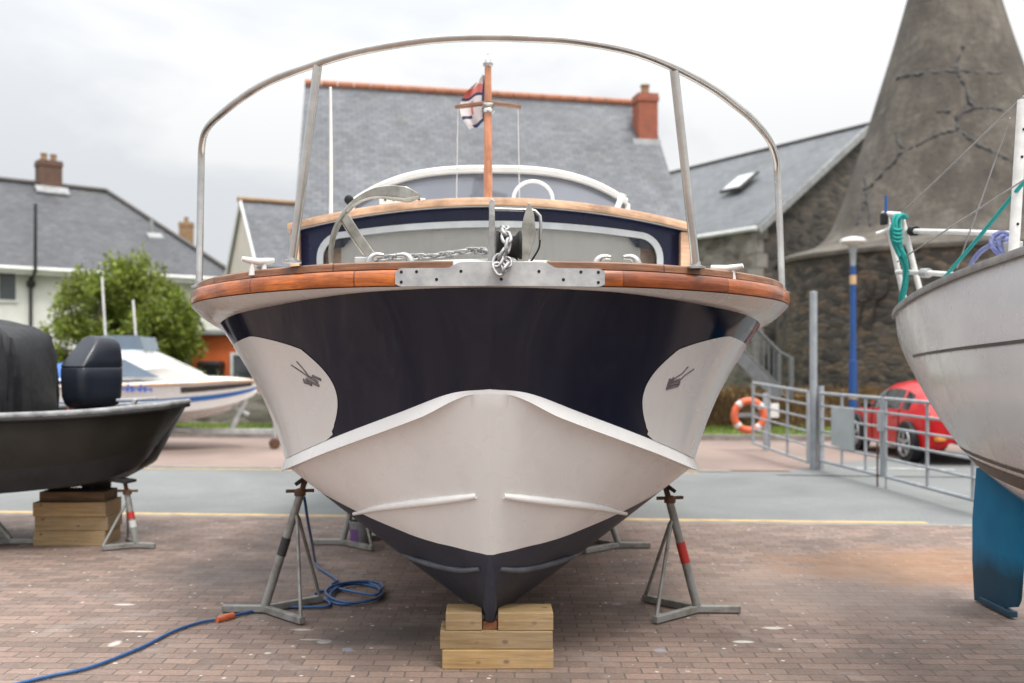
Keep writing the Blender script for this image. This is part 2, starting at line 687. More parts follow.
def glass_mat(name, c, rough=.05, spec=.6):
    t = NT(name)
    vec = t.coord('Object')
    t.col(t.ramp(t.noise(vec, 1.1, 4), [(.3, tuple(x * .8 for x in c)), (.7, tuple(x * 1.15 for x in c))]))
    t.set(Roughness=t.ramp(t.noise(vec, 4, 4), [(.3, rough), (.7, rough + .05)]), Specular_IOR_Level=spec, Coat_Weight=.6, Coat_Roughness=.04)
    return t.mat


M['paving'] = paving()
M['asphalt'] = asphalt('road asphalt', (.155, .162, .158))
M['pave_far'] = asphalt('pink tarmac pavement', (.225, .165, .14))
M['concrete'] = pm('kerb concrete', (.26, .235, .21), (.17, .15, .135), 4, .85, bump=.3)
M['yellow'] = pm('worn yellow road paint', (.52, .36, .15), (.30, .21, .12), 7, .75, lo=.35, hi=.72)
M['white_line'] = pm('worn white road paint', (.5, .5, .48), (.25, .25, .24), 7, .75)
M['grass'] = pm('mown grass', (.09, .15, .03), (.05, .09, .02), 3, .9, bump=.8, bscale=70)
M['slate'] = slate('blue grey slate', (.070, .076, .088), (.108, .114, .126), .24, .13, .14)
M['slate_dark'] = slate('dark slate', (.044, .046, .052), (.066, .069, .076), .26, .15, .14)
M['slate_flat'] = slate('smooth grey slate', (.092, .10, .107), (.115, .123, .13), .4, .22, .1)
M['ridge'] = pm('terracotta ridge tile', (.42, .17, .09), (.28, .12, .07), 6, .8, bump=.2)
M['brickred'] = pm('red chimney brick', (.33, .10, .055), (.24, .085, .055), 5, .85, bump=.3)
M['brickbrown'] = pm('brown chimney brick', (.14, .075, .05), (.10, .06, .045), 6, .85, bump=.3)
M['lead'] = pm('lead flashing', (.33, .34, .34), (.22, .22, .22), 5, .6)
M['render_white'] = pm('white render', (.78, .77, .74), (.66, .65, .62), 1.5, .85, bump=.1)
M['render_beige'] = pm('beige render', (.40, .36, .31), (.33, .30, .26), 1.5, .85, bump=.1)
M['render_pale'] = pm('pale cream render', (.66, .60, .52), (.58, .53, .46), 1.5, .85, bump=.1)
M['trim_white'] = pm('white painted board', (.72, .72, .70), (.6, .6, .58), 4, .5)
M['winglass'] = glass_mat('house window glass', (.05, .06, .07))
M['stone'] = rubble('grey rubble stone', [(0, (.07, .06, .05)), (.4, (.17, .15, .125)), (.75, (.30, .27, .23)), (1, (.12, .11, .10))], (.22, .20, .17), 2.2, 5.4, .7)
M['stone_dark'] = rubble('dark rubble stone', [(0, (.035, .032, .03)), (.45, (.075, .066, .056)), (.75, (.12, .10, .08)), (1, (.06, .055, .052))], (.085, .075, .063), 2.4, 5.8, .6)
M['stone_kiln'] = rubble('kiln rubble stone', [(0, (.028, .025, .022)), (.35, (.065, .056, .046)), (.6, (.115, .098, .078)), (.85, (.13, .09, .056)), (1, (.08, .074, .068))], (.05, .044, .037), 3.6, 8.0, .65)
M['stone_brown'] = rubble('brown bank stone', [(0, (.13, .08, .045)), (.5, (.24, .14, .07)), (1, (.30, .20, .12))], (.20, .13, .08), 2.0, 4.0, .4)
M['quoin'] = pm('pale quoin stone', (.34, .32, .28), (.22, .20, .18), 3, .85, bump=.4)
M['kiln'] = cone_mat()
M['crack'] = pm('bitumen crack filler', (.055, .053, .052), (.030, .030, .032), 5, .7)
M['rust'] = pm('rusty iron', (.13, .06, .032), (.07, .038, .026), 14, .85, bump=.3)
M['tie'] = pm('dark rusted tie iron', (.045, .03, .024), (.03, .022, .02), 9, .9)
M['navy'] = hull_navy()
M['hullwhite'] = hull_white('white gelcoat', (.80, .785, .765), .26, .16)
M['panelwhite'] = hull_white('white side panel paint', (.70, .685, .665), .2, .16)
M['flange'] = hull_white('grey white flange paint', (.60, .585, .565), .22)
M['antifoul'] = antifoul()
M['strake_navy'] = pm('scuffed navy strake', (.05, .055, .072), (.10, .105, .115), 9, .5)
M['rail'] = wood('varnished teak', (.36, .088, .012), (.50, .155, .022), (.12, .026, .005), .3, .4, (1.5, 22, 22), 'UV', .62)
M['toerail'] = wood('weathered mahogany', (.16, .068, .034), (.24, .12, .068), (.075, .03, .016), .5, .15, (1.5, 22, 22), 'UV', .9)
M['trimwood'] = wood('pale varnished trim', (.58, .36, .23), (.66, .46, .33), (.42, .23, .13), .4, .35, (1.5, 18, 18))
M['mastwood'] = wood('varnished mast wood', (.48, .19, .095), (.56, .26, .14), (.30, .10, .045), .35, .5, (1, 30, 30))
M['galv'] = pm('galvanised steel', (.50, .50, .49), (.33, .335, .34), 9, .45, .15, .3, bump=.12, bscale=35)
M['galv_stand'] = pm('dull galvanised stand', (.30, .30, .285), (.15, .125, .10), 9, .55, .12, .35, bump=.2, lo=.45, hi=.72)
M['stair'] = pm('dull stair steel', (.17, .18, .19), (.12, .125, .13), 6, .6, .1, .3)
M['galv_gate'] = pm('grey gate steel', (.38, .40, .42), (.28, .30, .32), 6, .5, .1, .35)
M['steel'] = pm('stainless tube', (.62, .60, .57), (.48, .46, .44), 7, .24, .08, 1.0)
M['anchor'] = pm('polished anchor steel', (.50, .48, .43), (.25, .235, .20), 9, .3, .12, 1.0)
M['chain'] = pm('galvanised chain', (.46, .46, .46), (.27, .26, .25), 30, .5, .15, .7)
M['chrome'] = pm('chrome fitting', (.58, .57, .55), (.36, .345, .33), 14, .22, .1, 1.0)
M['whitefit'] = pm('white moulding', (.74, .73, .70), (.64, .62, .59), 5, .4)
M['cabin_navy'] = pm('navy cabin paint', (.013, .018, .06), (.009, .012, .04), 4, .3, coat=.4, spec=.2)
M['cabinglass'] = glass_mat('cabin windscreen with blind', (.36, .345, .325), .1)
def clear_glass():
    t = NT('clear windscreen glass')
    tr_n = t.n('ShaderNodeBsdfTransparent')
    tr_n.inputs['Color'].default_value = (.90, .91, .91, 1)
    gl = t.n('ShaderNodeBsdfGlossy')
    vec = t.coord('Object')
    t.l(t.ramp(t.noise(vec, 3, 4), [(.3, .03), (.7, .09)]), gl.inputs['Roughness'])
    fr = t.n('ShaderNodeFresnel')
    fr.inputs['IOR'].default_value = 1.6
    mx_ = t.n('ShaderNodeMixShader')
    t.l(fr.outputs[0], mx_.inputs[0]); t.l(tr_n.outputs[0], mx_.inputs[1]); t.l(gl.outputs[0], mx_.inputs[2])
    t.l(mx_.outputs[0], t.t.nodes['Material Output'].inputs['Surface'])
    return t.mat


M['clearglass'] = clear_glass()
M['blind'] = pm('pale cabin blind', (.86, .83, .79), (.78, .75, .71), 2.0, .8, bump=.1)
M['upperglass'] = glass_mat('wheelhouse glass', (.15, .16, .19), .07)
M['alu'] = pm('anodised window frame', (.60, .62, .63), (.48, .5, .52), 6, .35, .08, .5)
M['black'] = pm('black plastic', (.012, .012, .013), (.02, .02, .021), 8, .45, spec=.2)
M['rubber'] = pm('black rubber', (.018, .018, .018), (.03, .029, .028), 10, .75, spec=.2)
M['deck'] = pm('pale deck paint', (.55, .54, .50), (.45, .44, .41), 3, .6)
M['timber'] = timber()
M['timber_old'] = pm('old brown timber', (.20, .12, .06), (.11, .066, .036), 5, .8, stretch=(1, 9, 9), bump=.3)
M['redwood'] = pm('red brown hardwood chock', (.24, .09, .035), (.14, .05, .022), 8, .7, stretch=(6, 1, 6))
M['red_tape'] = pm('red tape', (.50, .035, .025), (.38, .03, .025), 9, .55)
M['black_tape'] = pm('black tape', (.02, .02, .022), (.05, .05, .05), 9, .6)
M['blue_tape'] = pm('blue tape', (.04, .12, .24), (.06, .14, .24), 9, .6)
M['white_tape'] = pm('white tape', (.6, .6, .58), (.5, .5, .48), 9, .6)
M['hose'] = pm('blue rubber hose', (.02, .07, .20), (.03, .10, .25), 20, .42)
M['hose_end'] = pm('orange plastic', (.65, .16, .06), (.5, .12, .05), 20, .5)
M['olive'] = pm('dark olive hull paint', (.026, .0235, .018), (.017, .0155, .0125), 2.5, .45, .12, bump=.05, spec=.25)
M['olive_low'] = pm('black bottom paint', (.018, .018, .02), (.03, .03, .03), 3, .5, spec=.2)
M['gunwale'] = pm('grey gunwale cap', (.28, .285, .285), (.14, .14, .14), 11, .5)
M['tarp'] = pm('black tarpaulin', (.011, .012, .014), (.02, .021, .023), 5, .5, .15, bump=.3, bscale=9, spec=.2)
M['cowl'] = pm('dark blue grey cowling', (.012, .015, .024), (.018, .022, .032), 3, .34, .08, coat=.12, spec=.3)
M['ptrim'] = pm('pale blue stripe paint', (.03, .14, .42), (.025, .12, .38), 4, .35)
M['bluetarp'] = pm('blue tarpaulin', (.02, .10, .36), (.03, .14, .42), 6, .55, bump=.5, bscale=12)
M['cruiserglass'] = glass_mat('tinted cruiser glass', (.16, .21, .27))
M['paleblue'] = pm('pale blue roof paint', (.42, .60, .72), (.52, .66, .74), 3, .4)
M['orange'] = pm('orange painted wall', (.62, .135, .03), (.54, .115, .028), 2, .7)
M['yachtwhite'] = hull_white('grey white yacht gelcoat', (.56, .555, .56), .22, .12)
def blue_fin():
    t = NT('blue antifouling')
    vec = t.coord('Object')
    c = t.ramp(t.noise(vec, 3, 5, .6), [(.35, (.004, .15, .32)), (.7, (.008, .20, .37))])
    sx = t.n('ShaderNodeSeparateXYZ')
    t.l(vec, sx.inputs[0])
    q = t.math('ADD', sx.outputs[2], t.math('MULTIPLY', t.math('SUBTRACT', t.noise(vec, 5, 5, .65), .5), .25))
    k = t.ramp(q, [(.14, 1.0), (.30, 0.0)])
    c = t.mix(t.math('MULTIPLY', k, .8), c, (.012, .035, .05))
    k2 = t.ramp(t.noise(vec, 22, 4, .7), [(.62, 0.0), (.75, 1.0)])
    c = t.mix(t.math('MULTIPLY', k2, t.math('MULTIPLY', k, .6)), c, (.10, .12, .12))
    t.col(c)
    t.set(Roughness=.55, Specular_IOR_Level=.25)
    return t.mat


M['yacht_blue'] = blue_fin()
M['yacht_dark'] = pm('dirty blue antifouling', (.012, .045, .075), (.02, .065, .10), 8, .65, bump=.2)
M['stripe_dark'] = pm('dark stripe paint', (.045, .04, .036), (.07, .06, .055), 10, .5)
M['toestrip'] = pm('grey aluminium toe rail', (.30, .29, .27), (.20, .19, .18), 9, .5, .1, .4)
M['whitetube'] = pm('white coated tube', (.68, .67, .65), (.55, .54, .51), 14, .4)
M['teal'] = pm('teal rope', (.01, .24, .22), (.02, .32, .29), 60, .85, bump=.6, bscale=150)
M['lilac'] = pm('blue violet rope', (.10, .12, .30), (.22, .24, .42), 50, .85, bump=.6, bscale=150)
M['wire'] = pm('stainless wire', (.34, .33, .32), (.24, .23, .22), 9, .5, .1, .5)
M['lampblue'] = pm('blue lamp post paint', (.015, .075, .26), (.012, .06, .21), 4, .4)
M['lampband'] = pm('pale orange band', (.60, .40, .22), (.5, .33, .18), 6, .6)
M['lifering'] = pm('orange lifebuoy', (.66, .135, .05), (.56, .11, .045), 5, .55)
M['carred'] = pm('red car paint', (.42, .004, .007), (.38, .004, .006), 2, .3, .05, coat=.15, spec=.3)
M['carglass'] = glass_mat('dark car glass', (.025, .028, .03))
M['tyre'] = pm('tyre rubber', (.018, .018, .018), (.03, .03, .03), 12, .85, spec=.2)
M['alloy'] = pm('alloy wheel', (.45, .45, .46), (.34, .34, .35), 6, .35, .1, .8)
M['taillight'] = pm('red lamp lens', (.40, .02, .015), (.3, .015, .01), 6, .2)
M['amber'] = pm('amber lens', (.6, .22, .03), (.5, .18, .02), 6, .25)
M['grey_panel'] = pm('grey sheet panel', (.33, .36, .37), (.27, .3, .31), 3, .5)
M['bark'] = pm('brown bark', (.09, .06, .04), (.05, .035, .025), 10, .9, bump=.5)
M['leaf'] = leaf_mat('bright bush leaves', [(0, (.07, .11, .010)), (.5, (.17, .225, .025)), (1, (.31, .35, .06))])
M['leaf_dark'] = leaf_mat('dark plant leaves', [(0, (.03, .05, .012)), (.5, (.06, .095, .02)), (1, (.11, .14, .035))])
M['drygrass'] = leaf_mat('dry grass blades', [(0, (.17, .10, .04)), (.5, (.26, .16, .07)), (1, (.34, .23, .11))])
M['bucket'] = pm('grey plastic bucket', (.22, .22, .22), (.16, .16, .16), 6, .5)
M['purple'] = pm('purple label', (.14, .06, .20), (.10, .05, .16), 6, .5)
M['flag_white'] = pm('white flag cloth', (.68, .64, .64), (.58, .54, .54), 8, .85)
M['flag_red'] = pm('red flag cloth', (.60, .18, .15), (.52, .14, .12), 8, .85)
M['flag_blue'] = pm('navy flag cloth', (.035, .04, .10), (.05, .055, .12), 8, .85)
M['emblem'] = pm('faded dark decal', (.085, .072, .082), (.19, .165, .165), 40, .5)
M['letters'] = pm('blue lettering paint', (.05, .10, .42), (.06, .12, .4), 9, .4)
M['plastic_pipe'] = pm('black drain pipe', (.02, .02, .022), (.03, .03, .032), 6, .5)
M['pot'] = pm('clay chimney pot', (.32, .19, .10), (.22, .14, .08), 8, .85)
M['skylight'] = glass_mat('skylight glass', (.45, .47, .5), .06, .8)

# ------------------------------------------------------------------ ground and road
rd = R(-4.2)
ed, en = Vector((math.cos(rd), math.sin(rd), 0)), Vector((-math.sin(rd), math.cos(rd), 0))


def strip(name, y0, y1, z, mat, x0=-60.0, x1=60.0, kind='structure'):
    """A flat sheet between two lines parallel to the road."""
    m = MB()
    n = 24
    rows = [[Vector((0, y, z)) + ed * (x0 + (x1 - x0) * k / n) - Vector((0, 0, 0)) for k in range(n + 1)] for y in (y0, y1)]
    m.grid(rows)
    o = m.build(name, mat)
    return struct(o, kind)


g = MB()
g.add([(-900, -300, -.012), (900, -300, -.012), (900, 1500, -.012), (-900, 1500, -.012)], [(0, 1, 2, 3)])
struct(g.build('ground', M['concrete']))
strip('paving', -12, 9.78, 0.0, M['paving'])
strip('road', 9.86, 14.25, -.004, M['asphalt'])
strip('kerb', 9.78, 9.90, .002, M['concrete'])
strip('yellow_line', 9.92, 10.04, .001, M['yellow'], -60, 4.25)
strip('road_edge', 14.25, 14.42, .004, M['concrete'], -60, 3.4)
strip('road_edge_line', 14.0, 14.1, 0.001, M['yellow'], -60, 2.9)
strip('pavement', 14.42, 19.6, .0, M['pave_far'], -60, 60)
# asphalt entrance that widens beyond the gates on the right
m = MB()
m.add([(3.9, 13.6, .006), (5.6, 13.4, .006), (26, 12.0, .006), (26, 16.5, .006), (8, 17.0, .006), (5.0, 15.0, .006)], [(0, 1, 2, 3, 4, 5)])
struct(m.build('driveway', M['asphalt']))
m = MB()
for a, b, w in (((5.3, 14.35), (6.6, 14.1), .12), ((6.9, 13.2), (9.0, 12.95), .12)):
    d = Vector((b[0] - a[0], b[1] - a[1], 0)).normalized() * w
    nn = Vector((-d.y, d.x, 0))
    m.add([Vector((a[0], a[1], .012)), Vector((b[0], b[1], .012)), Vector((b[0], b[1], .012)) + nn, Vector((a[0], a[1], .012)) + nn], [(0, 1, 2, 3)])
struct(m.build('parking_line', M['white_line']))
# far kerb and the grass verge
m = MB()
a = Vector((0, 19.6, 0))
m.add([a + ed * -60, a + ed * 60, a + ed * 60 + Vector((0, .15, 0)), a + ed * -60 + Vector((0, .15, 0)),
       a + ed * -60 + Vector((0, 0, .11)), a + ed * 60 + Vector((0, 0, .11)), a + ed * 60 + Vector((0, .15, .11)), a + ed * -60 + Vector((0, .15, .11))],
      [(0, 1, 5, 4), (4, 5, 6, 7), (1, 2, 6, 5), (0, 4, 7, 3)])
struct(m.build('far_kerb', M['concrete']))
strip('verge', 19.75, 60, .085, M['grass'])
# grass blades on the verge
m = MB()
for k in range(9000):
    x = random.uniform(-9.5, 8.5)
    y = random.uniform(19.8, 22.3)
    p = Vector((0, y, .08)) + ed * x
    h = random.uniform(.04, .11)
    a = random.uniform(0, 6.28)
    w = Vector((math.cos(a), math.sin(a), 0)) * .012
    b = Vector((random.uniform(-.04, .04), random.uniform(-.04, .04), h))
    m.add([p - w, p + w, p + b], [(0, 1, 2)])
struct(m.build('grass', M['leaf'], weld=False), 'stuff')

# ------------------------------------------------------------------ main boat: the hull surface
NU = 150
K_ = catmull([(0, 5.135, .262), (0, 5.165, .243), (0, 5.225, .224), (0, 5.34, .195), (0, 5.62, .14), (0, 6.3, .105), (0, 7.2, .10), (0, 9.2, .10), (0, 12.5, .22)], NU)
C_ = catmull([(0, 4.72, 1.452), (.19, 4.75, 1.430), (.44, 4.86, 1.335), (.82, 5.11, 1.185), (1.115, 5.5, 1.05), (1.245, 6.25, .985), (1.31, 7.2, .93), (1.32, 9.2, .88), (1.22, 12.5, .85)], NU)
S_ = catmull([(0, 4.52, 1.921), (.29, 4.545, 1.919), (.62, 4.65, 1.906), (1.03, 4.94, 1.868), (1.40, 5.38, 1.826), (1.60, 5.95, 1.775), (1.64, 7.0, 1.72), (1.60, 9.2, 1.68), (1.40, 12.5, 1.66)], NU)
R_ = catmull([(0, 4.49, 1.925), (.36, 4.515, 1.924), (.76, 4.61, 1.921), (1.20, 4.885, 1.912), (1.57, 5.34, 1.900), (1.755, 5.95, 1.885), (1.80, 7.0, 1.86), (1.75, 9.2, 1.81), (1.53, 12.5, 1.79)], NU)
for A in (K_, C_, S_, R_):
    A[0, 0] = 0
U = np.linspace(0, 1, NU)
lip = np.clip((C_[:, 0] - .05) / .28, 0, 1)
lip = lip * lip * (3 - 2 * lip)


def plan_normal(A):
    d = np.gradient(A[:, :2], axis=0)
    n = np.stack([d[:, 1], -d[:, 0]], 1)
    n /= np.linalg.norm(n, axis=1)[:, None]
    n[0] = (0, -1)
    return np.hstack([n, np.zeros((len(A), 1))])


nC = plan_normal(C_)
nR = plan_normal(R_)
C2 = C_ + nC * (.030 * lip)[:, None] + np.array([0, 0, -1]) * (.018 + .050 * lip)[:, None]      # lower lip of the spray rail
C3 = C_ - nC * (.030 * lip)[:, None] + np.array([0, 0, -1]) * (.022 + .040 * lip)[:, None]      # where the bottom begins
nfade = np.clip(C_[:, 0] / .6, 0, 1)


def bottom(t):
    t = np.asarray(t, dtype=float)
    if t.ndim == 0:
        t = np.full(NU, float(t))
    tt = t[:, None]
    p = K_ * (1 - tt) + C3 * tt
    bul = .026 * np.sin(np.pi * np.clip(t, 0, 1) ** .8) * nfade
    p[:, 2] -= bul
    return p


def topside(v):
    p = C_ * (1 - v) + S_ * v
    hol = .035 * math.sin(math.pi * v) * np.clip(C_[:, 0] / .5, 0, 1)
    return p - plan_normal(S_) * hol[:, None]


def proj(A):
    return VX + A[..., 0] / A[..., 1] * F, VY - (A[..., 2] - H) / A[..., 1] * F


def make_lookup(fn, n=160):
    ts = np.linspace(0, 1, n)
    P3 = np.stack([fn(t) for t in ts])
    X, Y = proj(P3)
    return ts, P3, X, Y


LT = make_lookup(topside)
LB = make_lookup(bottom)


def find(L, dx, py):
    """Nearest surface sample (row t, column index) seen at dx pixels beside the centreline."""
    ts, P3, X, Y = L
    e = (X - VX - dx) ** 2 + (Y - py) ** 2
    best = e.min()
    cand = np.argwhere(e < best + 16)
    near = min(P3[q[0], q[1], 1] for q in cand)
    k = min((q for q in cand if P3[q[0], q[1], 1] < near + .45), key=lambda q: e[q[0], q[1]])
    return ts[k[0]], int(k[1])


# where the white bottom paint ends: boundary parameter per station
bx = [0, 20, 45, 80, 133, 178]
by = [555, 550.5, 545, 535, 512, 486]
tb = np.zeros(NU)
tsB, P3B, XB, YB = LB
for j in range(NU):
    d = YB[:, j] - np.interp(XB[:, j] - VX, bx, by)
    s = np.where(np.diff(np.sign(d)) != 0)[0]
    tb[j] = tsB[s[0]] if len(s) else np.nan
good = ~np.isnan(tb)
tb = np.interp(np.arange(NU), np.arange(NU)[good], tb[good])
for _ in range(4):
    tb = np.convolve(np.pad(tb, 3, mode='edge'), np.ones(7) / 7, 'valid')


def sym(row):
    """A half row (right side) made into the whole row, left to right."""
    r = [Vector(p) for p in row]
    return [Vector((-p.x, p.y, p.z)) for p in r[:0:-1]] + r


def both(rows):
    return [sym(r) for r in rows]


boat = thing('cabin_cruiser', 'big navy and white cabin boat facing us, bow on, propped on stands and timbers', 'boat', (0, 8.0, .2))
m = MB()
rows_low = [bottom(tb * k / 8) for k in range(9)]
rows_white = [bottom(tb + (1 - tb) * k / 10) for k in range(11)]
rows_top = [topside(k / 40) for k in range(41)]
m.grid(both(rows_low), 0)
m.grid(both(rows_white), 1)
m.grid(both([rows_white[-1], C2]), 1)
m.grid(both([C2, C_ + nC * (.012 * lip)[:, None] + np.array([0, 0, -1]) * (.006 + .012 * lip)[:, None], C_]), 1)
m.grid(both(rows_top), 2)
fl = [S_ * (1 - k / 5) + R_ * (k / 5) - np.array([0, 0, 1.0]) * (.020 * math.sin(math.pi * k / 5)) * np.clip(S_[:, 0:1] / .8, 0, 1) for k in range(6)]
m.grid(both(fl), 3)
tr = [sym(r[-1:] if False else [r[-1]]) for r in ()]
ends = [r[-1] for r in rows_low + rows_white + [C2] + rows_top + fl]
te = [Vector(p) for p in ends]
te = te + [Vector((-p.x, p.y, p.z)) for p in te[::-1]]
m.add(te, [tuple(range(len(te)))], 2)
hull = m.build('hull', [M['antifoul'], M['hullwhite'], M['navy'], M['flange']], boat, smooth=28)

# keel strip down the stem and along the bottom
m = MB()
kz = catmull([(0, 5.022, .60), (0, 5.04, .54), (0, 5.085, .40), (0, 5.118, .305), (0, 5.142, .25), (0, 5.18, .232), (0, 5.34, .19), (0, 5.62, .135), (0, 6.3, .10), (0, 9.2, .097), (0, 12.4, .215)], 90)
rows = []
for i, p in enumerate(kz):
    t = Vector(kz[min(i + 1, 89)] - kz[max(i - 1, 0)]).normalized()
    out = Vector((0, -t.z, t.y)) * -1
    if out.y > 0 and out.z > 0:
        out = -out
    w = .024 * min(1, .2 + i / 16)
    q = Vector(p)
    rows.append([q + Vector((-w * 1.5, 0, 0)) - out * .05, q + Vector((-w, 0, 0)) + out * .004, q + out * .010, q + Vector((w, 0, 0)) + out * .004, q + Vector((w * 1.5, 0, 0)) - out * .05])
m.grid(rows)
m.build('keel', M['antifoul'], boat, smooth=40)


def surf(L, fn_normal_sign, t, j, side, off):
    """A point on the hull, pushed out by off."""
    ts, P3, X, Y = L
    i = int(np.clip(round(t * (len(ts) - 1)), 1, len(ts) - 2))
    jj = int(np.clip(j, 1, NU - 2))
    du = Vector(P3[i, jj + 1] - P3[i, jj - 1])
    dv = Vector(P3[i + 1, jj] - P3[i - 1, jj])
    n = du.cross(dv).normalized()
    if n.x < 0 or (abs(n.x) < .05 and n.y > 0):
        n = -n
    p = Vector(P3[i, jj]) + n * off
    return Vector((p.x * side, p.y, p.z))


def surf_f(L, t, jf, side, off):
    """Same with fractional station and row, bilinear."""
    ts, P3, X, Y = L
    n = len(ts) - 1
    a = min(max(t * n, 0), n - 1e-6)
    b = min(max(jf, 0), NU - 1 - 1e-6)
    i, j = int(a), int(b)
    fa, fb = a - i, b - j
    q = (P3[i, j] * (1 - fa) * (1 - fb) + P3[i + 1, j] * fa * (1 - fb) + P3[i, j + 1] * (1 - fa) * fb + P3[i + 1, j + 1] * fa * fb)
    du = Vector(P3[i, j + 1] - P3[i, j])
    dv = Vector(P3[i + 1, j] - P3[i, j])
    nn = du.cross(dv)
    if nn.length < 1e-9:
        nn = Vector((0, -1, 0))
    nn.normalize()
    if nn.x < 0 or (abs(nn.x) < .05 and nn.y > 0):
        nn = -nn
    p = Vector(q) + nn * off
    return Vector((p.x * side, p.y, p.z))


# white panels painted on the flanks
out_px = [(163, 441), (155, 432), (149, 420), (146.5, 407), (149, 393), (157, 376), (168, 363), (184, 351), (203, 343), (222, 338), (240, 336.5)]
lead = []
for dx, py in out_px:
    t, j = find(LT, dx, py)
    lead.append((t, j))
j_aft = int(np.argmin(abs(C_[:, 1] - 7.6)))
lead = sorted(lead)
lt = np.array([q[0] for q in lead])
lj = np.array([q[1] for q in lead], dtype=float)
v_top = lt[-1]
vs_ = np.concatenate([np.linspace(.001, v_top * .8, 30), v_top - (v_top * .2) * (1 - np.linspace(0, 1, 26)[1:]) ** 1.8])
lead_j = np.interp(vs_, lt, lj)
for _ in range(22):
    mid_ = np.convolve(np.pad(lead_j, 2, mode='edge'), np.ones(5) / 5, 'valid')
    lead_j[2:-1] = mid_[2:-1]
aft_j = j_aft - 14 * (vs_ / v_top) ** 3
for side in (-1, 1):
    m = MB()
    rows = [[surf_f(LT, float(v), float(a + (b - a) * (k / 60) ** 1.3), side, .0035) for k in range(61)] for v, a, b in zip(vs_, lead_j, aft_j)]
    m.grid(rows)
    pan = m.build('side_panel', M['panelwhite'], boat, smooth=60)
    # faded decal on the panel
    e = MB()
    if side < 0:
        strokes = [[(292, 364.5), (300, 371), (309, 378)], [(296, 361.5), (302, 369), (310, 376)], [(305, 379), (313, 385)], [(308, 378), (316, 384)],
                   [(311, 376), (320, 382)], [(314, 375.5), (320, 380)], [(306, 381), (311, 385)], [(312, 381), (319, 386)]]
    else:
        strokes = [[(689, 366.5), (681, 373), (674, 380)], [(692, 368.5), (684, 375), (680, 380)], [(679, 379), (668, 382)], [(678, 383), (667, 386)],
                   [(674, 378), (666, 385)], [(671, 379), (665.5, 389)], [(676, 385), (667, 388.5)], [(680, 381), (678, 385)]]
    for s_ in strokes:
        w = 1.0
        pts = []
        for px, py in s_:
            t, j = find(LT, abs(px - VX), py)
            pts.append(surf(LT, 1, t, j, side, .0018))
        e.tube(pts, .0055 if len(s_) == 3 else .0085, 6)
    e.build('decal', M['emblem'], pan)

# spray strakes on the bottom
for side in (-1, 1):
    for pts_px, mat, w in (([(14, 495.5), (40, 498.5), (75, 503), (110, 508), (136, 512.5)], M['hullwhite'], .022),
                           ([(10, 569), (30, 569), (55, 565), (80, 556), (97, 546)], M['strake_navy'], .017)):
        q = []
        for dx, py in pts_px:
            t, j = find(LB, dx, py)
            q.append(surf(LB, 1, t, j, side, .004))
        q = smooth_path(q, 20)
        m = MB()
        m.tube(q, [w * (.45 + .55 * math.sin(math.pi * min(1, .12 + k / 22))) for k in range(20)], 10)
        m.build('spray_strake', mat, boat, smooth=60)


def offs(A, n, inset, dz):
    return A - n * inset + np.array([0, 0, dz])


# varnished rubbing rail and the weathered rail above it
m = MB()
prof = [(0.03, .0), (0.0, .006), (-.006, .03), (-.004, .062), (.006, .076), (.035, .080), (.11, .082), (.11, .0), (.03, .0)]
m.grid(both([offs(R_, nR, a, b) for a, b in prof]))
m.build('rubbing_rail', M['rail'], boat, smooth=40)
m = MB()
prof = [(.03, .079), (.026, .084), (.028, .112), (.036, .119), (.085, .120), (.092, .114), (.094, .07)]
JT = int(NU * .06)
for sgn in (-1, 1):
    rows = [[Vector((p[0] * sgn, p[1], p[2])) for p in offs(R_, nR, a, b)[JT if sgn < 0 else JT + 5:]] for a, b in prof]
    m.grid(rows)
    ends_ = [r[0] for r in rows]
    m.add(ends_, [tuple(range(len(ends_)))])
m.build('toe_rail', M['toerail'], boat, smooth=40)

# deck
m = MB()
dk = offs(R_, nR, .085, .082)
rows = []
for k in range(0, NU, 3):
    x, y, z = dk[k]
    if k == 0:
        y, x = R_[0, 1] + .085, 1e-4
    rows.append([Vector((x * s, y, z + .07 * (1 - s * s) * min(1, x / .8))) for s in np.linspace(-1, 1, 13)])
m.grid(rows)
m.build('deck', M['deck'], boat, smooth=60)

# galvanised bow plate
plate_h = .082
fine_s = np.linspace(-1, 1, 61)
half = R_[: int(NU * .2)]
hn = nR[: int(NU * .2)]


def rail_at(x):
    y = np.interp(abs(x), half[:, 0], half[:, 1])
    z = np.interp(abs(x), half[:, 0], half[:, 2])
    nx = np.interp(abs(x), half[:, 0], hn[:, 0]) * (1 if x >= 0 else -1)
    ny = np.interp(abs(x), half[:, 0], hn[:, 1])
    return Vector((x, y, z)), Vector((nx, ny, 0))


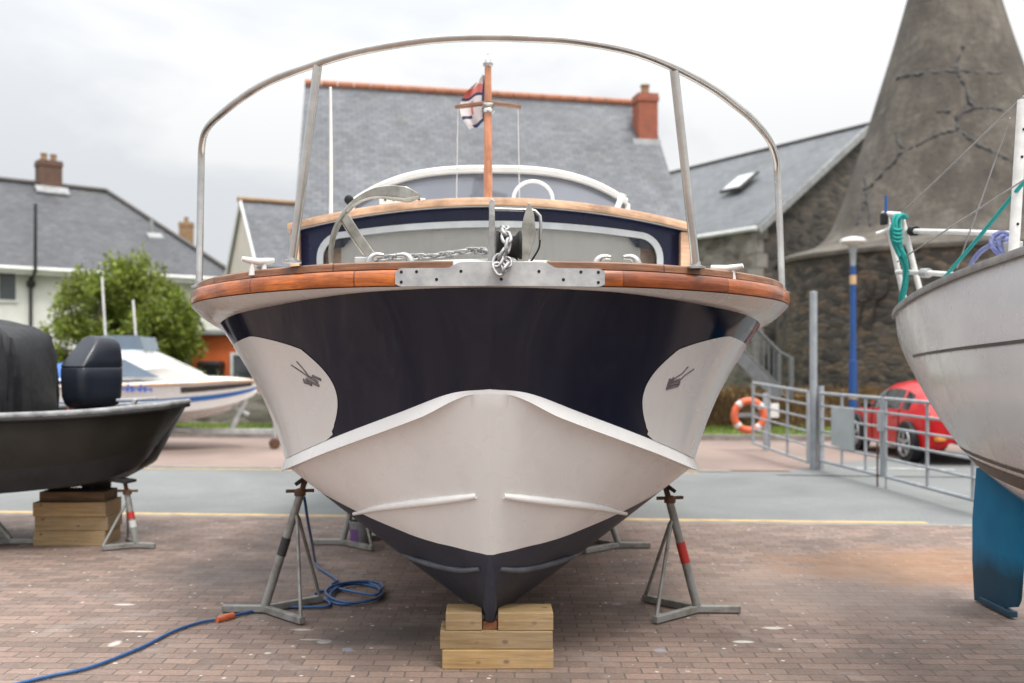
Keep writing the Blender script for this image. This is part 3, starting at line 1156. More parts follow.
m = MB()
cols_o, cols_i = [], []
xs = [-.428, -.424, -.412] + list(np.linspace(-.40, .49, 50)) + [.505, .516, .520]
for x in xs:
    p, n = rail_at(x)
    e = .012 if x < -.42 or x > .512 else (.004 if x < -.41 or x > .50 else 0)
    lo = e * .9
    hi = plate_h - e * .9
    ramp_l = np.clip((x + .185) / .045, 0, 1)
    ramp_r = np.clip((.295 - x) / .045, 0, 1)
    hi += .026 * min(ramp_l, ramp_r)
    a, b = p + n * .013 + Vector((0, 0, lo)), p + n * .013 + Vector((0, 0, hi))
    back = p + n * -.06 + Vector((0, 0, hi + .001))
    cols_o.append((p + n * .004 + Vector((0, 0, lo)), a, b, back))
m.grid([[c[k] for c in cols_o] for k in range(4)])
pl = m.build('bow_plate', M['galv'], boat, smooth=35)
for x, z in ((-.40, .066), (-.40, .02), (-.33, .066), (-.24, .03), (-.13, .066), (.05, .03), (.22, .066), (.33, .03), (.41, .066), (.49, .066), (.49, .02)):
    p, n = rail_at(x)
    c = p + n * .013 + Vector((0, 0, z))
    Rm = n.to_track_quat('Z', 'Y').to_matrix()
    MB().lathe([(.0075, 0), (.0065, .0025), (.001, .003)], c, 10, Rm).build('rivet', M['black'], pl, smooth=50)

# pulpit: bow rail and stanchions
right = [(782, 293, 5.62), (780, 235, 5.66), (777.5, 175, 5.68), (775, 155, 5.62), (768, 138, 5.5), (752, 119, 5.25), (735, 105, 5.06), (712, 88, 4.85), (675, 68, 4.62), (630, 51, 4.47), (575, 41, 4.38), (530, 38, 4.35)]
left = [(199, 287, 5.62), (200, 235, 5.66), (201, 175, 5.68), (202, 145, 5.65), (208, 127, 5.5), (226, 110, 5.25), (246, 95, 5.06), (272, 80, 4.85), (318, 63, 4.62), (360, 51, 4.47), (410, 42, 4.38), (450, 38, 4.35)]
pts = [P(*q) for q in left] + [P(490, 37, 4.345)] + [P(*q) for q in right[::-1]]
rail_o = MB().tube(smooth_path(pts, 150), .0195, 14).build('bow_rail', M['steel'], boat, smooth=60)
for a, b in ((P(292, 262, 4.72), P(318, 64, 4.625)), (P(696, 268, 4.74), P(674, 69, 4.625))):
    MB().tube([a + (b - a) * k / 6 for k in range(7)], .0205, 14).build('stanchion', M['steel'], rail_o, smooth=60)
for p in (P(199, 287, 5.62), P(782, 293, 5.62), P(292, 262, 4.72), P(696, 268, 4.74)):
    MB().lathe([(.045, -.004), (.045, .006), (.024, .012), (.022, .03), (.001, .03)], p, 16).build('rail_foot', M['chrome'], boat, smooth=40)

# cleats and fairleads on the foredeck edge
for px, py, d, rot in ((258, 265.5, 4.90, .5), (727, 272.5, 4.95, -.5)):
    c = P(px, py, d)
    Rm = Matrix.Rotation(rot, 3, 'Z')
    m = MB()
    m.tube([c + Rm @ Vector((x, 0, z)) for x, z in ((-.08, .030), (-.05, .024), (0, .018), (.05, .024), (.08, .030))], [.011, .016, .019, .016, .011], 10)
    for x in (-.03, .03):
        m.tube([c + Rm @ Vector((x, 0, -.05)), c + Rm @ Vector((x, 0, .015))], [.016, .010], 10)
    m.build('cleat', M['whitefit'], boat, smooth=60)
for px, py, d in ((390, 261, 4.72), (617, 263, 4.72)):
    c = P(px, py, d)
    m = MB()
    m.box(c + Vector((0, 0, -.03)), (.20, .05, .035))
    for s in (-1, 1):
        m.tube(smooth_path([c + Vector((s * .10, 0, -.02)), c + Vector((s * .09, 0, .012)), c + Vector((s * .065, 0, .028)), c + Vector((s * .028, 0, .026))], 12), [.024 - .0012 * k for k in range(12)], 10)
    m.build('fairlead', M['chrome'], boat, smooth=50, bevel=.004)

# bow roller and windlass frame
D0 = 4.55
m = MB()
a, b = P(491.5, 268, D0), P(492, 201, D0)
m.prism([a + Vector((-.018, -.012, 0)), a + Vector((.020, -.012, 0)), b + Vector((.012, -.012, 0)), b + Vector((-.002, -.012, .012)), b + Vector((-.012, -.012, 0))], (0, .10, 0))
roller = m.build('roller_cheek', M['chrome'], boat, bevel=.003)
m = MB()
a, b = P(522, 268, D0), P(529, 203, D0)
m.prism([a + Vector((-.026, -.012, 0)), a + Vector((.018, -.012, 0)), P(536, 235, D0) + Vector((0, -.012, 0)), P(534, 215, D0) + Vector((0, -.012, 0)), b + Vector((.004, -.012, 0)), b + Vector((-.006, -.012, 0)), P(523, 220, D0) + Vector((0, -.012, 0)), P(520, 240, D0) + Vector((0, -.012, 0))], (0, .10, 0))
m.build('roller_cheek', M['anchor'], boat, bevel=.003)
m = MB()
m.tube([P(489, 209, D0 + .03), P(531, 210, D0 + .03), P(535, 211, D0 + .03), P(540, 216, D0 + .03), P(541, 225, D0 + .03), P(540, 240, D0 + .03)], .008, 10)
m.build('pin_handle', M['chrome'], boat, smooth=50)
m = MB()
m.tube(smooth_path([P(540, 239, D0 + .03), P(539, 248, D0 + .03), P(534, 257, D0 + .03), P(529, 264, D0 + .03)], 10), .0045, 8)
m.build('lanyard', M['black'], boat, smooth=50)
m = MB()
c = P(496, 247, D0 + .03)
ax = Matrix.Rotation(R(90), 3, 'Y')
m.lathe([(.02, 0), (.072, .0), (.074, .012), (.052, .03), (.044, .058), (.052, .088), (.074, .106), (.074, .118), (.02, .118)], c, 28, ax)
m.build('bow_roller', M['rubber'], boat, smooth=40)
m = MB()
m.box(P(500, 266, D0 + .05), (.30, .16, .03))
m.build('roller_base', M['galv'], boat, bevel=.005)

# ---- cabin
def cab(dx, py, d):
    return P(VX + dx, py, d)


def roof_z(x):
    return 2.618 - .076 * x * x


def front_y(x):
    return 6.36 + .13 * x * x


XH = 1.335
xsR = np.linspace(-XH, XH, 41)
m = MB()      # roof
rows = []
for y_ in np.linspace(0, 1, 10):
    rows.append([Vector((x, front_y(x) * (1 - y_) + 10.6 * y_, roof_z(x) + .004)) for x in xsR])
m.grid(rows)
m.grid([[p - Vector((0, 0, .05)) for p in r] for r in (rows[0], rows[-1])])
m.build('cabin_roof', M['whitefit'], boat, smooth=40)
m = MB()      # wooden trim on the front edge of the roof
rows = []
for a, b in ((0.0, -.045), (-.03, -.043), (-.036, -.02), (-.03, .004), (0, .009), (.05, .010), (.05, -.045), (0.0, -.045)):
    rows.append([Vector((x, front_y(x) + a, roof_z(x) + b)) for x in xsR])
m.grid(rows)
for e in (0, -1):
    pe = [r[e] for r in rows[:-1]]
    m.add(pe, [tuple(range(len(pe)))])
m.build('roof_trim', M['trimwood'], boat, smooth=40)
m = MB()      # cabin walls: the front is a frame round the window opening
def front_pt(x, z):
    return Vector((x, front_y(x) + yw, z))


yw = .10
m_top = []
hw = 1.15
for xs_ in (np.linspace(-XH * .985, -hw + .03, 6), np.linspace(hw - .03, XH * .985, 6)):
    m.grid([[front_pt(x, z_) for x in xs_] for z_ in (2.02, 2.2)] + [[front_pt(x, roof_z(x) - .01) for x in xs_]])
xs_ = np.linspace(-hw + .03, hw - .03, 30)
m.grid([[front_pt(x, 2.487 - .058 * x * x - (.02 if abs(x) < hw - .2 else .10)) for x in xs_], [front_pt(x, roof_z(x) - .01) for x in xs_]])
m.grid([[front_pt(x, z_) for x in xs_] for z_ in (2.02, 2.10)])
for s in (-1, 1):
    x = XH * .985 * s
    m.grid([[Vector((x, front_y(XH) + yw + t_, z)) for t_ in np.linspace(0, 3.9, 8)] for z in (1.9, 2.2, roof_z(XH) - .01)])
wall = m.build('cabin_wall', M['cabin_navy'], boat, smooth=40)
m = MB()      # eyebrow soffit
m.grid([[Vector((x, front_y(x) + .045, roof_z(x) - .046)) for x in xsR], [Vector((x, front_y(x) + yw, roof_z(x) - .048)) for x in xsR]])
m.build('soffit', M['cabin_navy'], boat, smooth=60)
# windscreen outline (half), world x against z
def wtop(x):
    return 2.487 - .058 * x * x


hw = 1.15
cr = .17


def outline(h, rc, top, z0):
    pts_ = [(-h, z0)]
    for k in range(9):
        a = math.pi - (math.pi / 2) * k / 8
        pts_.append((-h + rc + rc * math.cos(a), None, rc * math.sin(a)))
    res = []
    for q in pts_:
        if len(q) == 2:
            res.append(q)
        else:
            res.append((q[0], top(-h + rc) - rc + q[2]))
    for x in np.linspace(-h + rc, h - rc, 40)[1:-1]:
        res.append((x, top(x)))
    for k in range(9):
        a = math.pi / 2 - (math.pi / 2) * k / 8
        res.append((h - rc + rc * math.cos(a), top(h - rc) - rc + rc * math.sin(a)))
    res.append((h, z0))
    return res


o1 = outline(hw, cr, wtop, 2.06)
o2 = outline(hw - .045, cr - .04, lambda x: wtop(x) - .042, 2.06)


def onw(q, off):
    return Vector((q[0], front_y(q[0]) + yw - off, q[1]))


m = MB()
m.grid([[onw(q, 0.0) for q in o1], [onw(q, .028) for q in o1], [onw(q, .032) for q in o2], [onw(q, .006) for q in o2]])
m.build('windscreen_frame', M['alu'], boat, smooth=40)
m = MB()
g_ = [(x, z) for x, z in o2]
rows = []
for s in np.linspace(0, 1, 12):
    rows.append([onw((q[0], 2.06 + (q[1] - 2.06) * s), .008) for q in o2])
m.grid(rows)
m.build('windscreen', M['clearglass'], boat, smooth=60)
m = MB()
xb = np.linspace(-.99, 1.0, 60)
m.grid([[Vector((x, front_y(x) + yw + .035 + .005 * math.sin(x * 60), z)) for x in xb] for z in (2.06, 2.25, 2.47)])
m.build('blind', M['blind'], boat, smooth=60)
m = MB()
m.grid([[Vector((x, front_y(x) + yw + .08, z)) for x in np.linspace(-1.3, 1.3, 20)] for z in (1.95, 2.3, 2.53)])
m.build('wood_lining', M['trimwood'], boat, smooth=60)
for s in (-1, 1):
    m = MB()
    x = XH * s
    m.prism([Vector((x - .005 * s, front_y(XH) + .02, 2.0)), Vector((x - .075 * s, front_y(XH) + .0, 2.0)), Vector((x - .07 * s, front_y(XH) + .0, roof_z(XH) - .046)), Vector((x - .005 * s, front_y(XH) + .02, roof_z(XH) - .046))], (0, .075, 0))
    m.build('corner_post', M['trimwood'], boat, bevel=.006)

# wheelhouse behind
WY = 7.55
def arch(x, hw_, z_mid, drop):
    return z_mid - drop * (abs(x) / hw_) ** 3.0


WH = 1.07
xsW = np.linspace(-WH, WH, 41)
def wy(x):
    return WY + .20 * (x / WH) ** 2


m = MB()
rows = [[Vector((x, wy(x) + a, arch(x, WH, 3.065, .22) + b)) for x in xsW] for a, b in ((.02, -.062), (-.02, -.056), (-.032, -.024), (-.01, -.004), (.05, .004), (.4, .012), (2.2, .0))]
m.grid(rows)
m.build('wheelhouse_roof', M['whitefit'], boat, smooth=50)
m = MB()
rows = [[Vector((x * (1.0), wy(x) + .03 - .12 * (1 - s), (roof_z(x)) * (1 - s) + (arch(x, WH, 3.065, .22) - .05) * s)) for x in xsW] for s in np.linspace(0, 1, 6)]
m.grid(rows)
m.build('wheelhouse_window', M['upperglass'], boat, smooth=60)
for s in (-1, 1):
    x = WH * s
    MB().grid([[Vector((x, wy(WH) + .03 + t_, z)) for t_ in np.linspace(0, 1.9, 5)] for z in (2.5, 2.80)]).build('wheelhouse_side', M['whitefit'], boat)
for s in (-1, 1):
    MB().tube([Vector((s * WH, wy(WH) - .07, 2.53)), Vector((s * WH, wy(WH) + .02, 2.80))], .022, 10).build('window_pillar', M['whitefit'], boat, smooth=60)
c = P(533, 200, 7.36)
MB().torus(c, .145, .014, Matrix.Rotation(R(80), 3, 'X'), 40, 8).build('clear_view_ring', M['whitefit'], boat, smooth=60)
c = P(349, 197, 6.9)
m = MB()
m.lathe([(.015, 0), (.032, .015), (.032, .07), (.015, .08)], c + Vector((0, .06, -.02)), 16, Matrix.Rotation(R(90), 3, 'X'))
m.tube([c + Vector((0, 0, -.12)), c], .014, 8)
m.build('deck_lamp', M['black'], boat, smooth=45)
m = MB()
c = P(619, 202, 7.0)
m.lathe([(.02, -.05), (.022, .02), (.03, .07), (.026, .07)], c + Vector((0, 0, -.01)), 14, Matrix.Rotation(R(20), 3, 'Y'))
m.tube([c + Vector((0, 0, -.12)), c], .012, 8)
m.build('horn', M['whitefit'], boat, smooth=45)
m = MB()
c = P(403, 203, 6.52)
m.box(c, (.30, .12, .045))
for k in range(5):
    m.box(c + Vector((-.11 + .055 * k, -.06, .012)), (.016, .012, .016), mat=1)
m.build('vent_box', [M['whitefit'], M['black']], boat, bevel=.006)
MB().tube([P(331, 214, 6.9), P(331, 150, 6.9), P(330.5, 87, 6.9)], [.014, .012, .009], 8).build('whip_aerial', M['whitefit'], boat, smooth=60)

# mast with crosstree and top lamp
D1 = 6.95
m = MB()
m.tube([P(488, 204, D1), P(488, 120, D1), P(488, 66, D1)], [.032, .028, .024], 14)
mast = m.build('mast', M['mastwood'], boat, smooth=50)
m = MB()
c = P(488, 66, D1)
m.lathe([(.02, -.01), (.034, .0), (.036, .018), (.022, .028), (.02, .045), (.012, .055), (.005, .062), (.005, .085), (.001, .086)], c, 16)
m.build('mast_lamp', M['chrome'], mast, smooth=45)
for s in (-1, 1):
    m = MB()
    c = P(488, 103, D1)
    e = P(488 + s * 33, 106.5, D1)
    m.prism([c + Vector((0, -.03, .012)), e + Vector((0, -.02, .006)), e + Vector((0, .02, .006)), c + Vector((0, .03, .012))], (0, 0, -.022))
    m.build('crosstree', M['toerail'], mast, bevel=.003)
    MB().tube([P(488 + s * 30, 107, D1), P(488 + s * 31, 170, D1 + .3), P(488 + s * 31.5, 200, D1 + .42)], .0035, 6).build('mast_stay', M['whitetube'], mast)
c = P(488, 107, D1)
MB().lathe([(.05, .02), (.042, .012), (.036, -.012), (.046, -.022), (.046, -.034), (.03, -.045), (.001, -.045)], c, 18).build('crosstree_collar', M['chrome'], mast, smooth=45)

# ------------------------------------------------------------------ flag, anchor, chain
DF = 7.03
fl_cols = []
top_l, top_r, bot = [], [], []
rows = []
nf = 16
for i in range(nf + 1):
    t = i / nf                       # down the hoist
    zc = P(486, 72 + 49 * t, DF)
    width = .02 + .165 * math.sin(math.pi * min(1, .04 + t * .80)) ** .8
    row = []
    for k in range(13):
        s = k / 12
        row.append(zc + Vector((-width * s, .035 * math.sin(s * 9 + t * 3) + .03 * s, -.05 * s * (1 - t) - .06 * s * t)))
    rows.append(row)
m = MB()
for i in range(nf):
    for k in range(12):
        if k < 2 or (i == 15 and k < 9):
            mt = 2
        elif (3 <= i <= 5) or (k == 6 and 8 <= i <= 11):
            mt = 1
        elif i == 6 or (i == 12 and k > 6):
            mt = 2
        else:
            mt = 0
        m.add([rows[i][k], rows[i][k + 1], rows[i + 1][k + 1], rows[i + 1][k]], [(0, 1, 2, 3)], mt)
o = m.build('flag', [M['flag_white'], M['flag_red'], M['flag_blue']], loc=P(484, 121, DF), smooth=60)
tag(o, 'small red, white and navy flag drooping beside the wooden mast', 'flag')

DA = 4.86
anc = thing('anchor', 'polished steel claw anchor lying on the foredeck, its curved fluke raised', 'anchor', P(375, 262, DA))


def ribbon(pts, half_w, thick, flare=None):
    """A flat bar that follows pts in the X-Z plane, as deep as 2*half_w in Y."""
    m_ = MB()
    pts = [Vector(p) for p in pts]
    N = len(pts)
    loops = []
    for i, p in enumerate(pts):
        t = (pts[min(i + 1, N - 1)] - pts[max(i - 1, 0)]).normalized()
        n = Vector((t.z, 0, -t.x)).normalized()
        th = thick[i] if isinstance(thick, list) else thick
        w = half_w[i] if isinstance(half_w, list) else half_w
        loops.append([p + n * th + Vector((0, -w, 0)), p + n * th * 1.3, p + n * th + Vector((0, w, 0)), p - n * th + Vector((0, w, 0)), p - n * th * .6, p - n * th + Vector((0, -w, 0))])
    m_.loft(loops)
    return m_


curve = smooth_path([P(331, 264, DA), P(331, 250, DA), P(334, 234, DA), P(341, 219, DA), P(351, 206, DA), P(364, 197, DA), P(378, 193, DA), P(394, 193, DA), P(409, 195, DA), P(420, 196, DA)], 40)
ww = [.03 + .012 * math.sin(k / 8) + (.055 * ((k - 22) / 12) if 22 <= k < 34 else (.055 * (1 - ((k - 34) / 6) ** 2) if k >= 34 else 0)) for k in range(40)]
th = [.008 + (.020 * min(1, max(0, (k - 18) / 12))) - (.024 * max(0, (k - 34) / 5.2)) for k in range(40)]
ribbon(curve, ww, th).build('fluke', M['anchor'], anc, smooth=40, bevel=.003)
sh = smooth_path([P(344, 215, DA), P(352, 228, DA), P(362, 243, DA), P(373, 258, DA)], 14)
ribbon(sh, .022, .024).build('shank', M['anchor'], anc, smooth=40, bevel=.004)
m = MB()
m.box(P(368, 262, DA + .02), (.12, .12, .04))
m.build('anchor_chock', M['galv'], anc, bevel=.006)

# chain: separate links laid head to tail
path = smooth_path([P(376, 259, 4.80), P(395, 257, 4.80), P(420, 257, 4.80), P(445, 255, 4.76), P(470, 251, 4.72), P(486, 252, 4.66), P(497, 258, 4.56), P(507, 262, 4.46)], 60)
path2 = smooth_path([P(507, 262, 4.46), P(506, 268, 4.43), P(499, 270, 4.42), P(497, 262, 4.43), P(503, 254, 4.44), P(508, 245, 4.44), P(506, 236, 4.46), P(505, 231, 4.5), P(505, 229, 4.56), P(505, 232, 4.66), P(506, 246, 4.70)], 70)
m = MB()


def links(pts, pitch, wire, L, W):
    acc, nxt, k = 0.0, 0.0, 0
    for i in range(len(pts) - 1):
        seg = (pts[i + 1] - pts[i]).length
        while nxt <= acc + seg:
            f = (nxt - acc) / seg
            c_ = pts[i].lerp(pts[i + 1], f)
            t_ = (pts[i + 1] - pts[i]).normalized()
            side_ = t_.cross(Vector((0, 0, 1)) if abs(t_.z) < .9 else Vector((0, 1, 0))).normalized()
            up_ = side_.cross(t_)
            a_ = R(90) * (k % 2) + R(35) + random.uniform(-.3, .3)
            s2_ = side_ * math.cos(a_) + up_ * math.sin(a_)
            lp = []
            for q in range(16):
                an = 2 * math.pi * q / 16
                cx_, sy_ = math.cos(an), math.sin(an)
                lp.append(c_ + t_ * (cx_ * W + math.copysign(max(0, L - W), cx_) * min(1, abs(cx_) * 2.2)) + s2_ * sy_ * W)
            m.tube(lp, wire, 7, True)
            nxt += pitch
            k += 1
        acc += seg


links(path, .036, .0062, .026, .016)
links(path2, .042, .0078, .031, .019)
o = m.build('anchor_chain', M['chain'], loc=P(507, 264, 4.5), smooth=60)
tag(o, 'galvanised chain running from the anchor and looped over the bow roller', 'chain')

# ------------------------------------------------------------------ timbers under the main boat
def beam(x0, x1, y0, y1, z0, z1, label, mat='timber', group=None, tilt=0.0, bev=.005):
    m_ = MB()
    c_ = Vector(((x0 + x1) / 2, (y0 + y1) / 2, z0))
    m_.box(c_ + Vector((0, 0, (z1 - z0) / 2)), (x1 - x0, y1 - y0, z1 - z0), tilt)
    o_ = m_.build('timber_block', M[mat], loc=c_, bevel=bev)
    return tag(o_, label, 'timber block', group)


YB0 = 5.115
X = lambda px, d=YB0: (px - VX) / F * d
gT = 'timbers stacked under the big boat'
beam(X(442), X(553.5), YB0, YB0 + .215, 0.0, .100, 'pale sawn timber on the ground under the bow, lowest of its stack', group=gT, tilt=R(.4))
beam(X(440), X(553), YB0 + .004, YB0 + .215, .101, .194, 'pale sawn timber in the middle of the stack under the bow', group=gT, tilt=R(-.3))
beam(X(445.5), X(482), YB0 + .012, YB0 + .205, .195, .288, 'short timber left of the red chock on top of the bow stack', group=gT)
beam(X(498), X(553.5), YB0 + .010, YB0 + .205, .195, .288, 'short timber right of the red chock on top of the bow stack', group=gT)
beam(X(482.6), X(497.4), YB0 + .035, YB0 + .085, .195, .238, 'small red brown wooden chock wedged under the stem of the big boat', 'redwood', group=gT, bev=.003)
# stern blocks that carry the rest of the keel
beam(-.30, .30, 8.9, 9.2, 0, .09, 'timber under the keel further aft of the big boat', group=gT)

# ------------------------------------------------------------------ boat stands
def make_stand(name, hgt, lean, label, bands, group, scale=1.0, flat=False):
    """Stand at the origin leaning to +X; legs, braces, screw and pad."""
    t = thing(name, label, 'boat stand', (0, 0, 0), group)
    top = Vector((lean, 0, hgt - .13))
    foot = Vector((0, 0, .045))
    m_ = MB()
    m_.tube([foot, foot.lerp(top, .5), top], [.028, .027, .025], 14)
    m_.build('post', M['galv_stand'], t, smooth=50, local=True)
    arms = [(-.27 * scale, .01), (.29 * scale, -.29 * scale), (.31 * scale, .27 * scale)]
    for ax_, ay in arms:
        m_ = MB()
        m_.bar((0, 0, .028), (ax_, ay, .028), .042, .042)
        m_.build('foot_bar', M['galv_stand'], t, local=True, bevel=.005)
    for ax_, ay in arms[1:]:
        m_ = MB()
        q = foot.lerp(top, .86)
        m_.tube([q, q.lerp(Vector((ax_ * .96, ay * .96, .05)), .08) + Vector((.01, 0, 0)), Vector((ax_ * .96, ay * .96, .045))], .0115, 8)
        m_.build('brace', M['galv_stand'], t, smooth=50, local=True)
    for (f0, f1, mt) in bands:
        m_ = MB()
        m_.tube([foot.lerp(top, f0), foot.lerp(top, f1)], .0292, 14)
        m_.build('tape_band', M[mt], t, smooth=50, local=True)
    d = (top - foot).normalized()
    tip = Vector((lean + d.x * .12, 0, hgt - .022))
    m_ = MB()
    m_.tube([top, tip], .018, 10)
    m_.tube([top + Vector((-.085, -.02, .03)), top + Vector((.085, .02, .03))], .011, 8)
    m_.lathe([(.036, 0), (.038, .035), (.03, .04), (.018, .045)], top, 12)
    m_.build('screw', M['rust'], t, smooth=45, local=True)
    m_ = MB()
    n = Vector((-.1, 0, 1)).normalized() if flat else Vector((-.6, 0, .8))
    q = n.to_track_quat('Z', 'Y').to_matrix()
    m_.box(tip + Vector((0, 0, .008)), (.16, .13, .024), q)
    m_.build('pad', M['rubber'], t, local=True, bevel=.004)
    return t


gS = 'galvanised boat stands'
def hull_bottom_z(x, y):
    """Height of the big boat's bottom above (x, y)."""
    best, z = 9, 1
    pts_ = P3B.reshape(-1, 3)
    e = (pts_[:, 0] - abs(x)) ** 2 + (pts_[:, 1] - y) ** 2
    return float(pts_[int(np.argmin(e)), 2])


def place_stand(name, px, py, lean, rot, label, bands, hgt=None, scale=1.0):
    p = G(px, py)
    d = Vector((math.cos(rot), math.sin(rot), 0))
    if hgt is None:
        tip = p + d * (lean + .04)
        hgt = hull_bottom_z(tip.x, tip.y) - .012
    s = make_stand(name, hgt, lean, label, bands, gS, scale, scale < 1)
    s.location = p
    s.rotation_euler.z = rot
    return s


place_stand('boat_stand', 265, 613, .22, 0.0, 'nearest left boat stand with a black taped post, beside the blue hose', [(.46, .62, 'black_tape')])
place_stand('boat_stand', 697, 613, .17, math.pi, 'boat stand with one red taped band under the right side of the big boat', [(.42, .62, 'red_tape')])
place_stand('boat_stand', 343, 545, .14, 0.0, 'farther stand beside the grey paint bucket under the big boat', [(.62, .80, 'blue_tape')])
place_stand('boat_stand', 618, 548, .14, math.pi, 'farther right stand with a blue taped post under the big boat', [(.62, .80, 'blue_tape')])
place_stand('boat_stand', 136, 548, .08, math.pi * .94, 'boat stand with red and white bands under the dark boat', [(.50, .64, 'red_tape'), (.32, .46, 'white_tape')], hgt=.58, scale=.66)
place_stand('boat_stand', 10, 544, .30, math.pi * 1.02, 'half hidden dark boat stand left of the dark timbers', [(.5, .6, 'black_tape')], hgt=.54, scale=.8)

# ------------------------------------------------------------------ hose and bucket
hz = .013
pts = [G(8, 686, hz), G(50, 676, hz), G(91, 667, hz), G(140, 648, hz), G(173, 631.5, hz), G(200, 622.5, hz), G(222, 618.5, hz), G(250, 612, hz), G(278, 607.5, hz), G(313, 607, hz), G(328, 606.3, hz),
       G(329, 602, hz), G(319, 598, hz), G(314, 595, hz), G(321, 591.5, hz)]
cc = G(356, 594, hz)
for k in range(34):
    a = math.pi * .9 - 2 * math.pi * k / 13
    rr = .175 * (1 + .08 * math.sin(k * 1.3))
    pts.append(cc + Vector((rr * math.cos(a) + .012 * math.sin(k * .7), .30 * rr / .175 * math.sin(a) * .95, .012 * (k // 12) + .004 * math.sin(k))))
pts += [G(336, 588, .02), G(331, 585, hz), G(337, 580.5, hz), G(328, 574, hz), G(319, 568, hz), G(315, 560, .02), P(312, 543, 7.0), P(308, 522, 6.65), P(305.5, 505, 6.38), P(304, 497, 6.33)]
m = MB()
m.tube(smooth_path(pts, 420), .0095, 8)
o = m.build('water_hose', M['hose'], loc=G(200, 622), smooth=60)
tag(o, 'blue hose snaking over the bricks into a coil beside the front left stand', 'hose')
m = MB()
a, b = G(217, 620, .016), G(233, 615.5, .016)
m.tube([a, a.lerp(b, .3), a.lerp(b, .35), b], [.017, .019, .023, .021], 12)
m.build('hose_connector', M['hose_end'], o, smooth=40)

c = G(361, 545.5)
bk = thing('paint_bucket', 'small grey bucket with a purple label behind the left stand', 'bucket', c)
m = MB()
m.lathe([(.07, 0), (.085, .005), (.098, .19), (.103, .195), (.103, .215), (.094, .215), (.08, .02), (.001, .02)], c, 24)
m.build('bucket_body', M['bucket'], bk, smooth=40)
m = MB()
rr = []
for z, r_ in ((.04, .0905), (.15, .0965)):
    rr.append([c + Vector((r_ * math.cos(a), r_ * math.sin(a), z)) for a in np.linspace(R(175), R(262), 10)])
m.grid(rr)
m.build('label_sticker', M['purple'], bk, smooth=60)
m = MB()
m.tube([c + Vector((.103 * math.cos(a), .03 + .02 * math.sin(a), .205 + .07 * math.sin(a))) for a in np.linspace(0, math.pi, 12)], .003, 6)
m.build('handle', M['galv'], bk)

# ------------------------------------------------------------------ dark work boat on the left
wb = thing('work_boat', 'dark olive open work boat on timbers at the left edge', 'boat', (-4.2, 8.7, .5))
CY = 8.75
st = [  # x, half beam at gunwale, gunwale z, half beam at chine, chine z, keel z
    (-2.66, .04, 1.205, .02, .84, .75), (-2.70, .14, 1.20, .09, .77, .67), (-2.78, .30, 1.188, .22, .69, .60), (-3.0, .52, 1.168, .40, .61, .535), (-3.3, .70, 1.145, .57, .56, .49),
    (-3.8, .78, 1.125, .66, .51, .455), (-4.5, .82, 1.11, .70, .47, .452), (-5.5, .82, 1.10, .70, .45, .44), (-7.2, .78, 1.10, .66, .45, .44)]
S = catmull(st, 50)
m = MB()


def wrow(fn, sgn, rake=0.0):
    return [Vector((s[0] - rake * math.exp(-(S[0][0] - s[0]) / .55),) + fn(s, sgn)) for s in S]


for sgn in (-1, 1):
    gun = lambda s, g: (CY + g * s[1], s[2])
    chi = lambda s, g: (CY + g * s[3], s[4])
    kel = lambda s, g: (CY, s[5])
    def lerp_(f1, f2, t, bulge=0):
        return lambda s, g: (f1(s, g)[0] * (1 - t) + f2(s, g)[0] * t + g * bulge * math.sin(math.pi * t), f1(s, g)[1] * (1 - t) + f2(s, g)[1] * t)
    rows = [wrow(lerp_(gun, chi, t, .035), sgn, .27 * t) for t in (0, .1, .25, .5, .68)]
    m.grid(rows, 0)
    rows = [wrow(lerp_(gun, chi, t, .035), sgn, .27 * t) for t in (.68, .85, 1)] + [wrow(lerp_(chi, kel, t), sgn, .27 + .16 * t) for t in (.33, .66, 1)]
    m.grid(rows, 1)
    ik = lambda s, a: s[0] - .03 - a * math.exp(-(S[0][0] - s[0]) / .55)
    rows = [[Vector((ik(s, .02), CY + sgn * max(s[1] - .05, 0), s[2] - .002)) for s in S], [Vector((ik(s, .45), CY + sgn * max(s[1] - .16, 0), s[2] - .18)) for s in S], [Vector((ik(s, .48), CY, s[2] - .19)) for s in S]]
    m.grid(rows, 0)
e = S[0]
m.add([Vector((e[0], CY - e[1], e[2])), Vector((e[0] - .27, CY - e[3], e[4])), Vector((e[0] - .43, CY, e[5])), Vector((e[0] - .27, CY + e[3], e[4])), Vector((e[0], CY + e[1], e[2]))], [(0, 1, 2, 3, 4)], 0)
m.build('hull', [M['olive'], M['olive_low']], wb, smooth=35)
m = MB()
pth = [Vector((s[0], CY - s[1], s[2] + .012)) for s in S[::-1]] + [Vector((s[0], CY + s[1], s[2] + .012)) for s in S]
m.tube(pth, [.030 - .012 * math.exp(-abs(i - 49.5) / 5) for i in range(100)], 10)
gw = m.build('gunwale', M['gunwale'], wb, smooth=60)
m = MB()
m.tube([p + Vector((0, -.024 if i < 50 else .024, -.034)) for i, p in enumerate(pth)], [.017 - .008 * math.exp(-abs(i - 49.5) / 5) for i in range(100)], 8)
m.build('rubbing_strip', M['rubber'], wb, smooth=60)
for k in range(24):
    s = S[6 + k]
    MB().box((s[0], CY - s[1] - .029, s[2] + .004), (.022, .008, .010)).build('lacing_hook', M['gunwale'], gw)
m = MB()
c = Vector((-2.98, CY - .38, 1.215))
m.bar(c + Vector((-.16, 0, .03)), c + Vector((.16, .06, .045)), .045, .022)
m.bar(c + Vector((-.02, 0, -.02)), c + Vector((.0, 0, .04)), .05, .03)
m.build('bow_fitting', M['galv'], wb, bevel=.004)
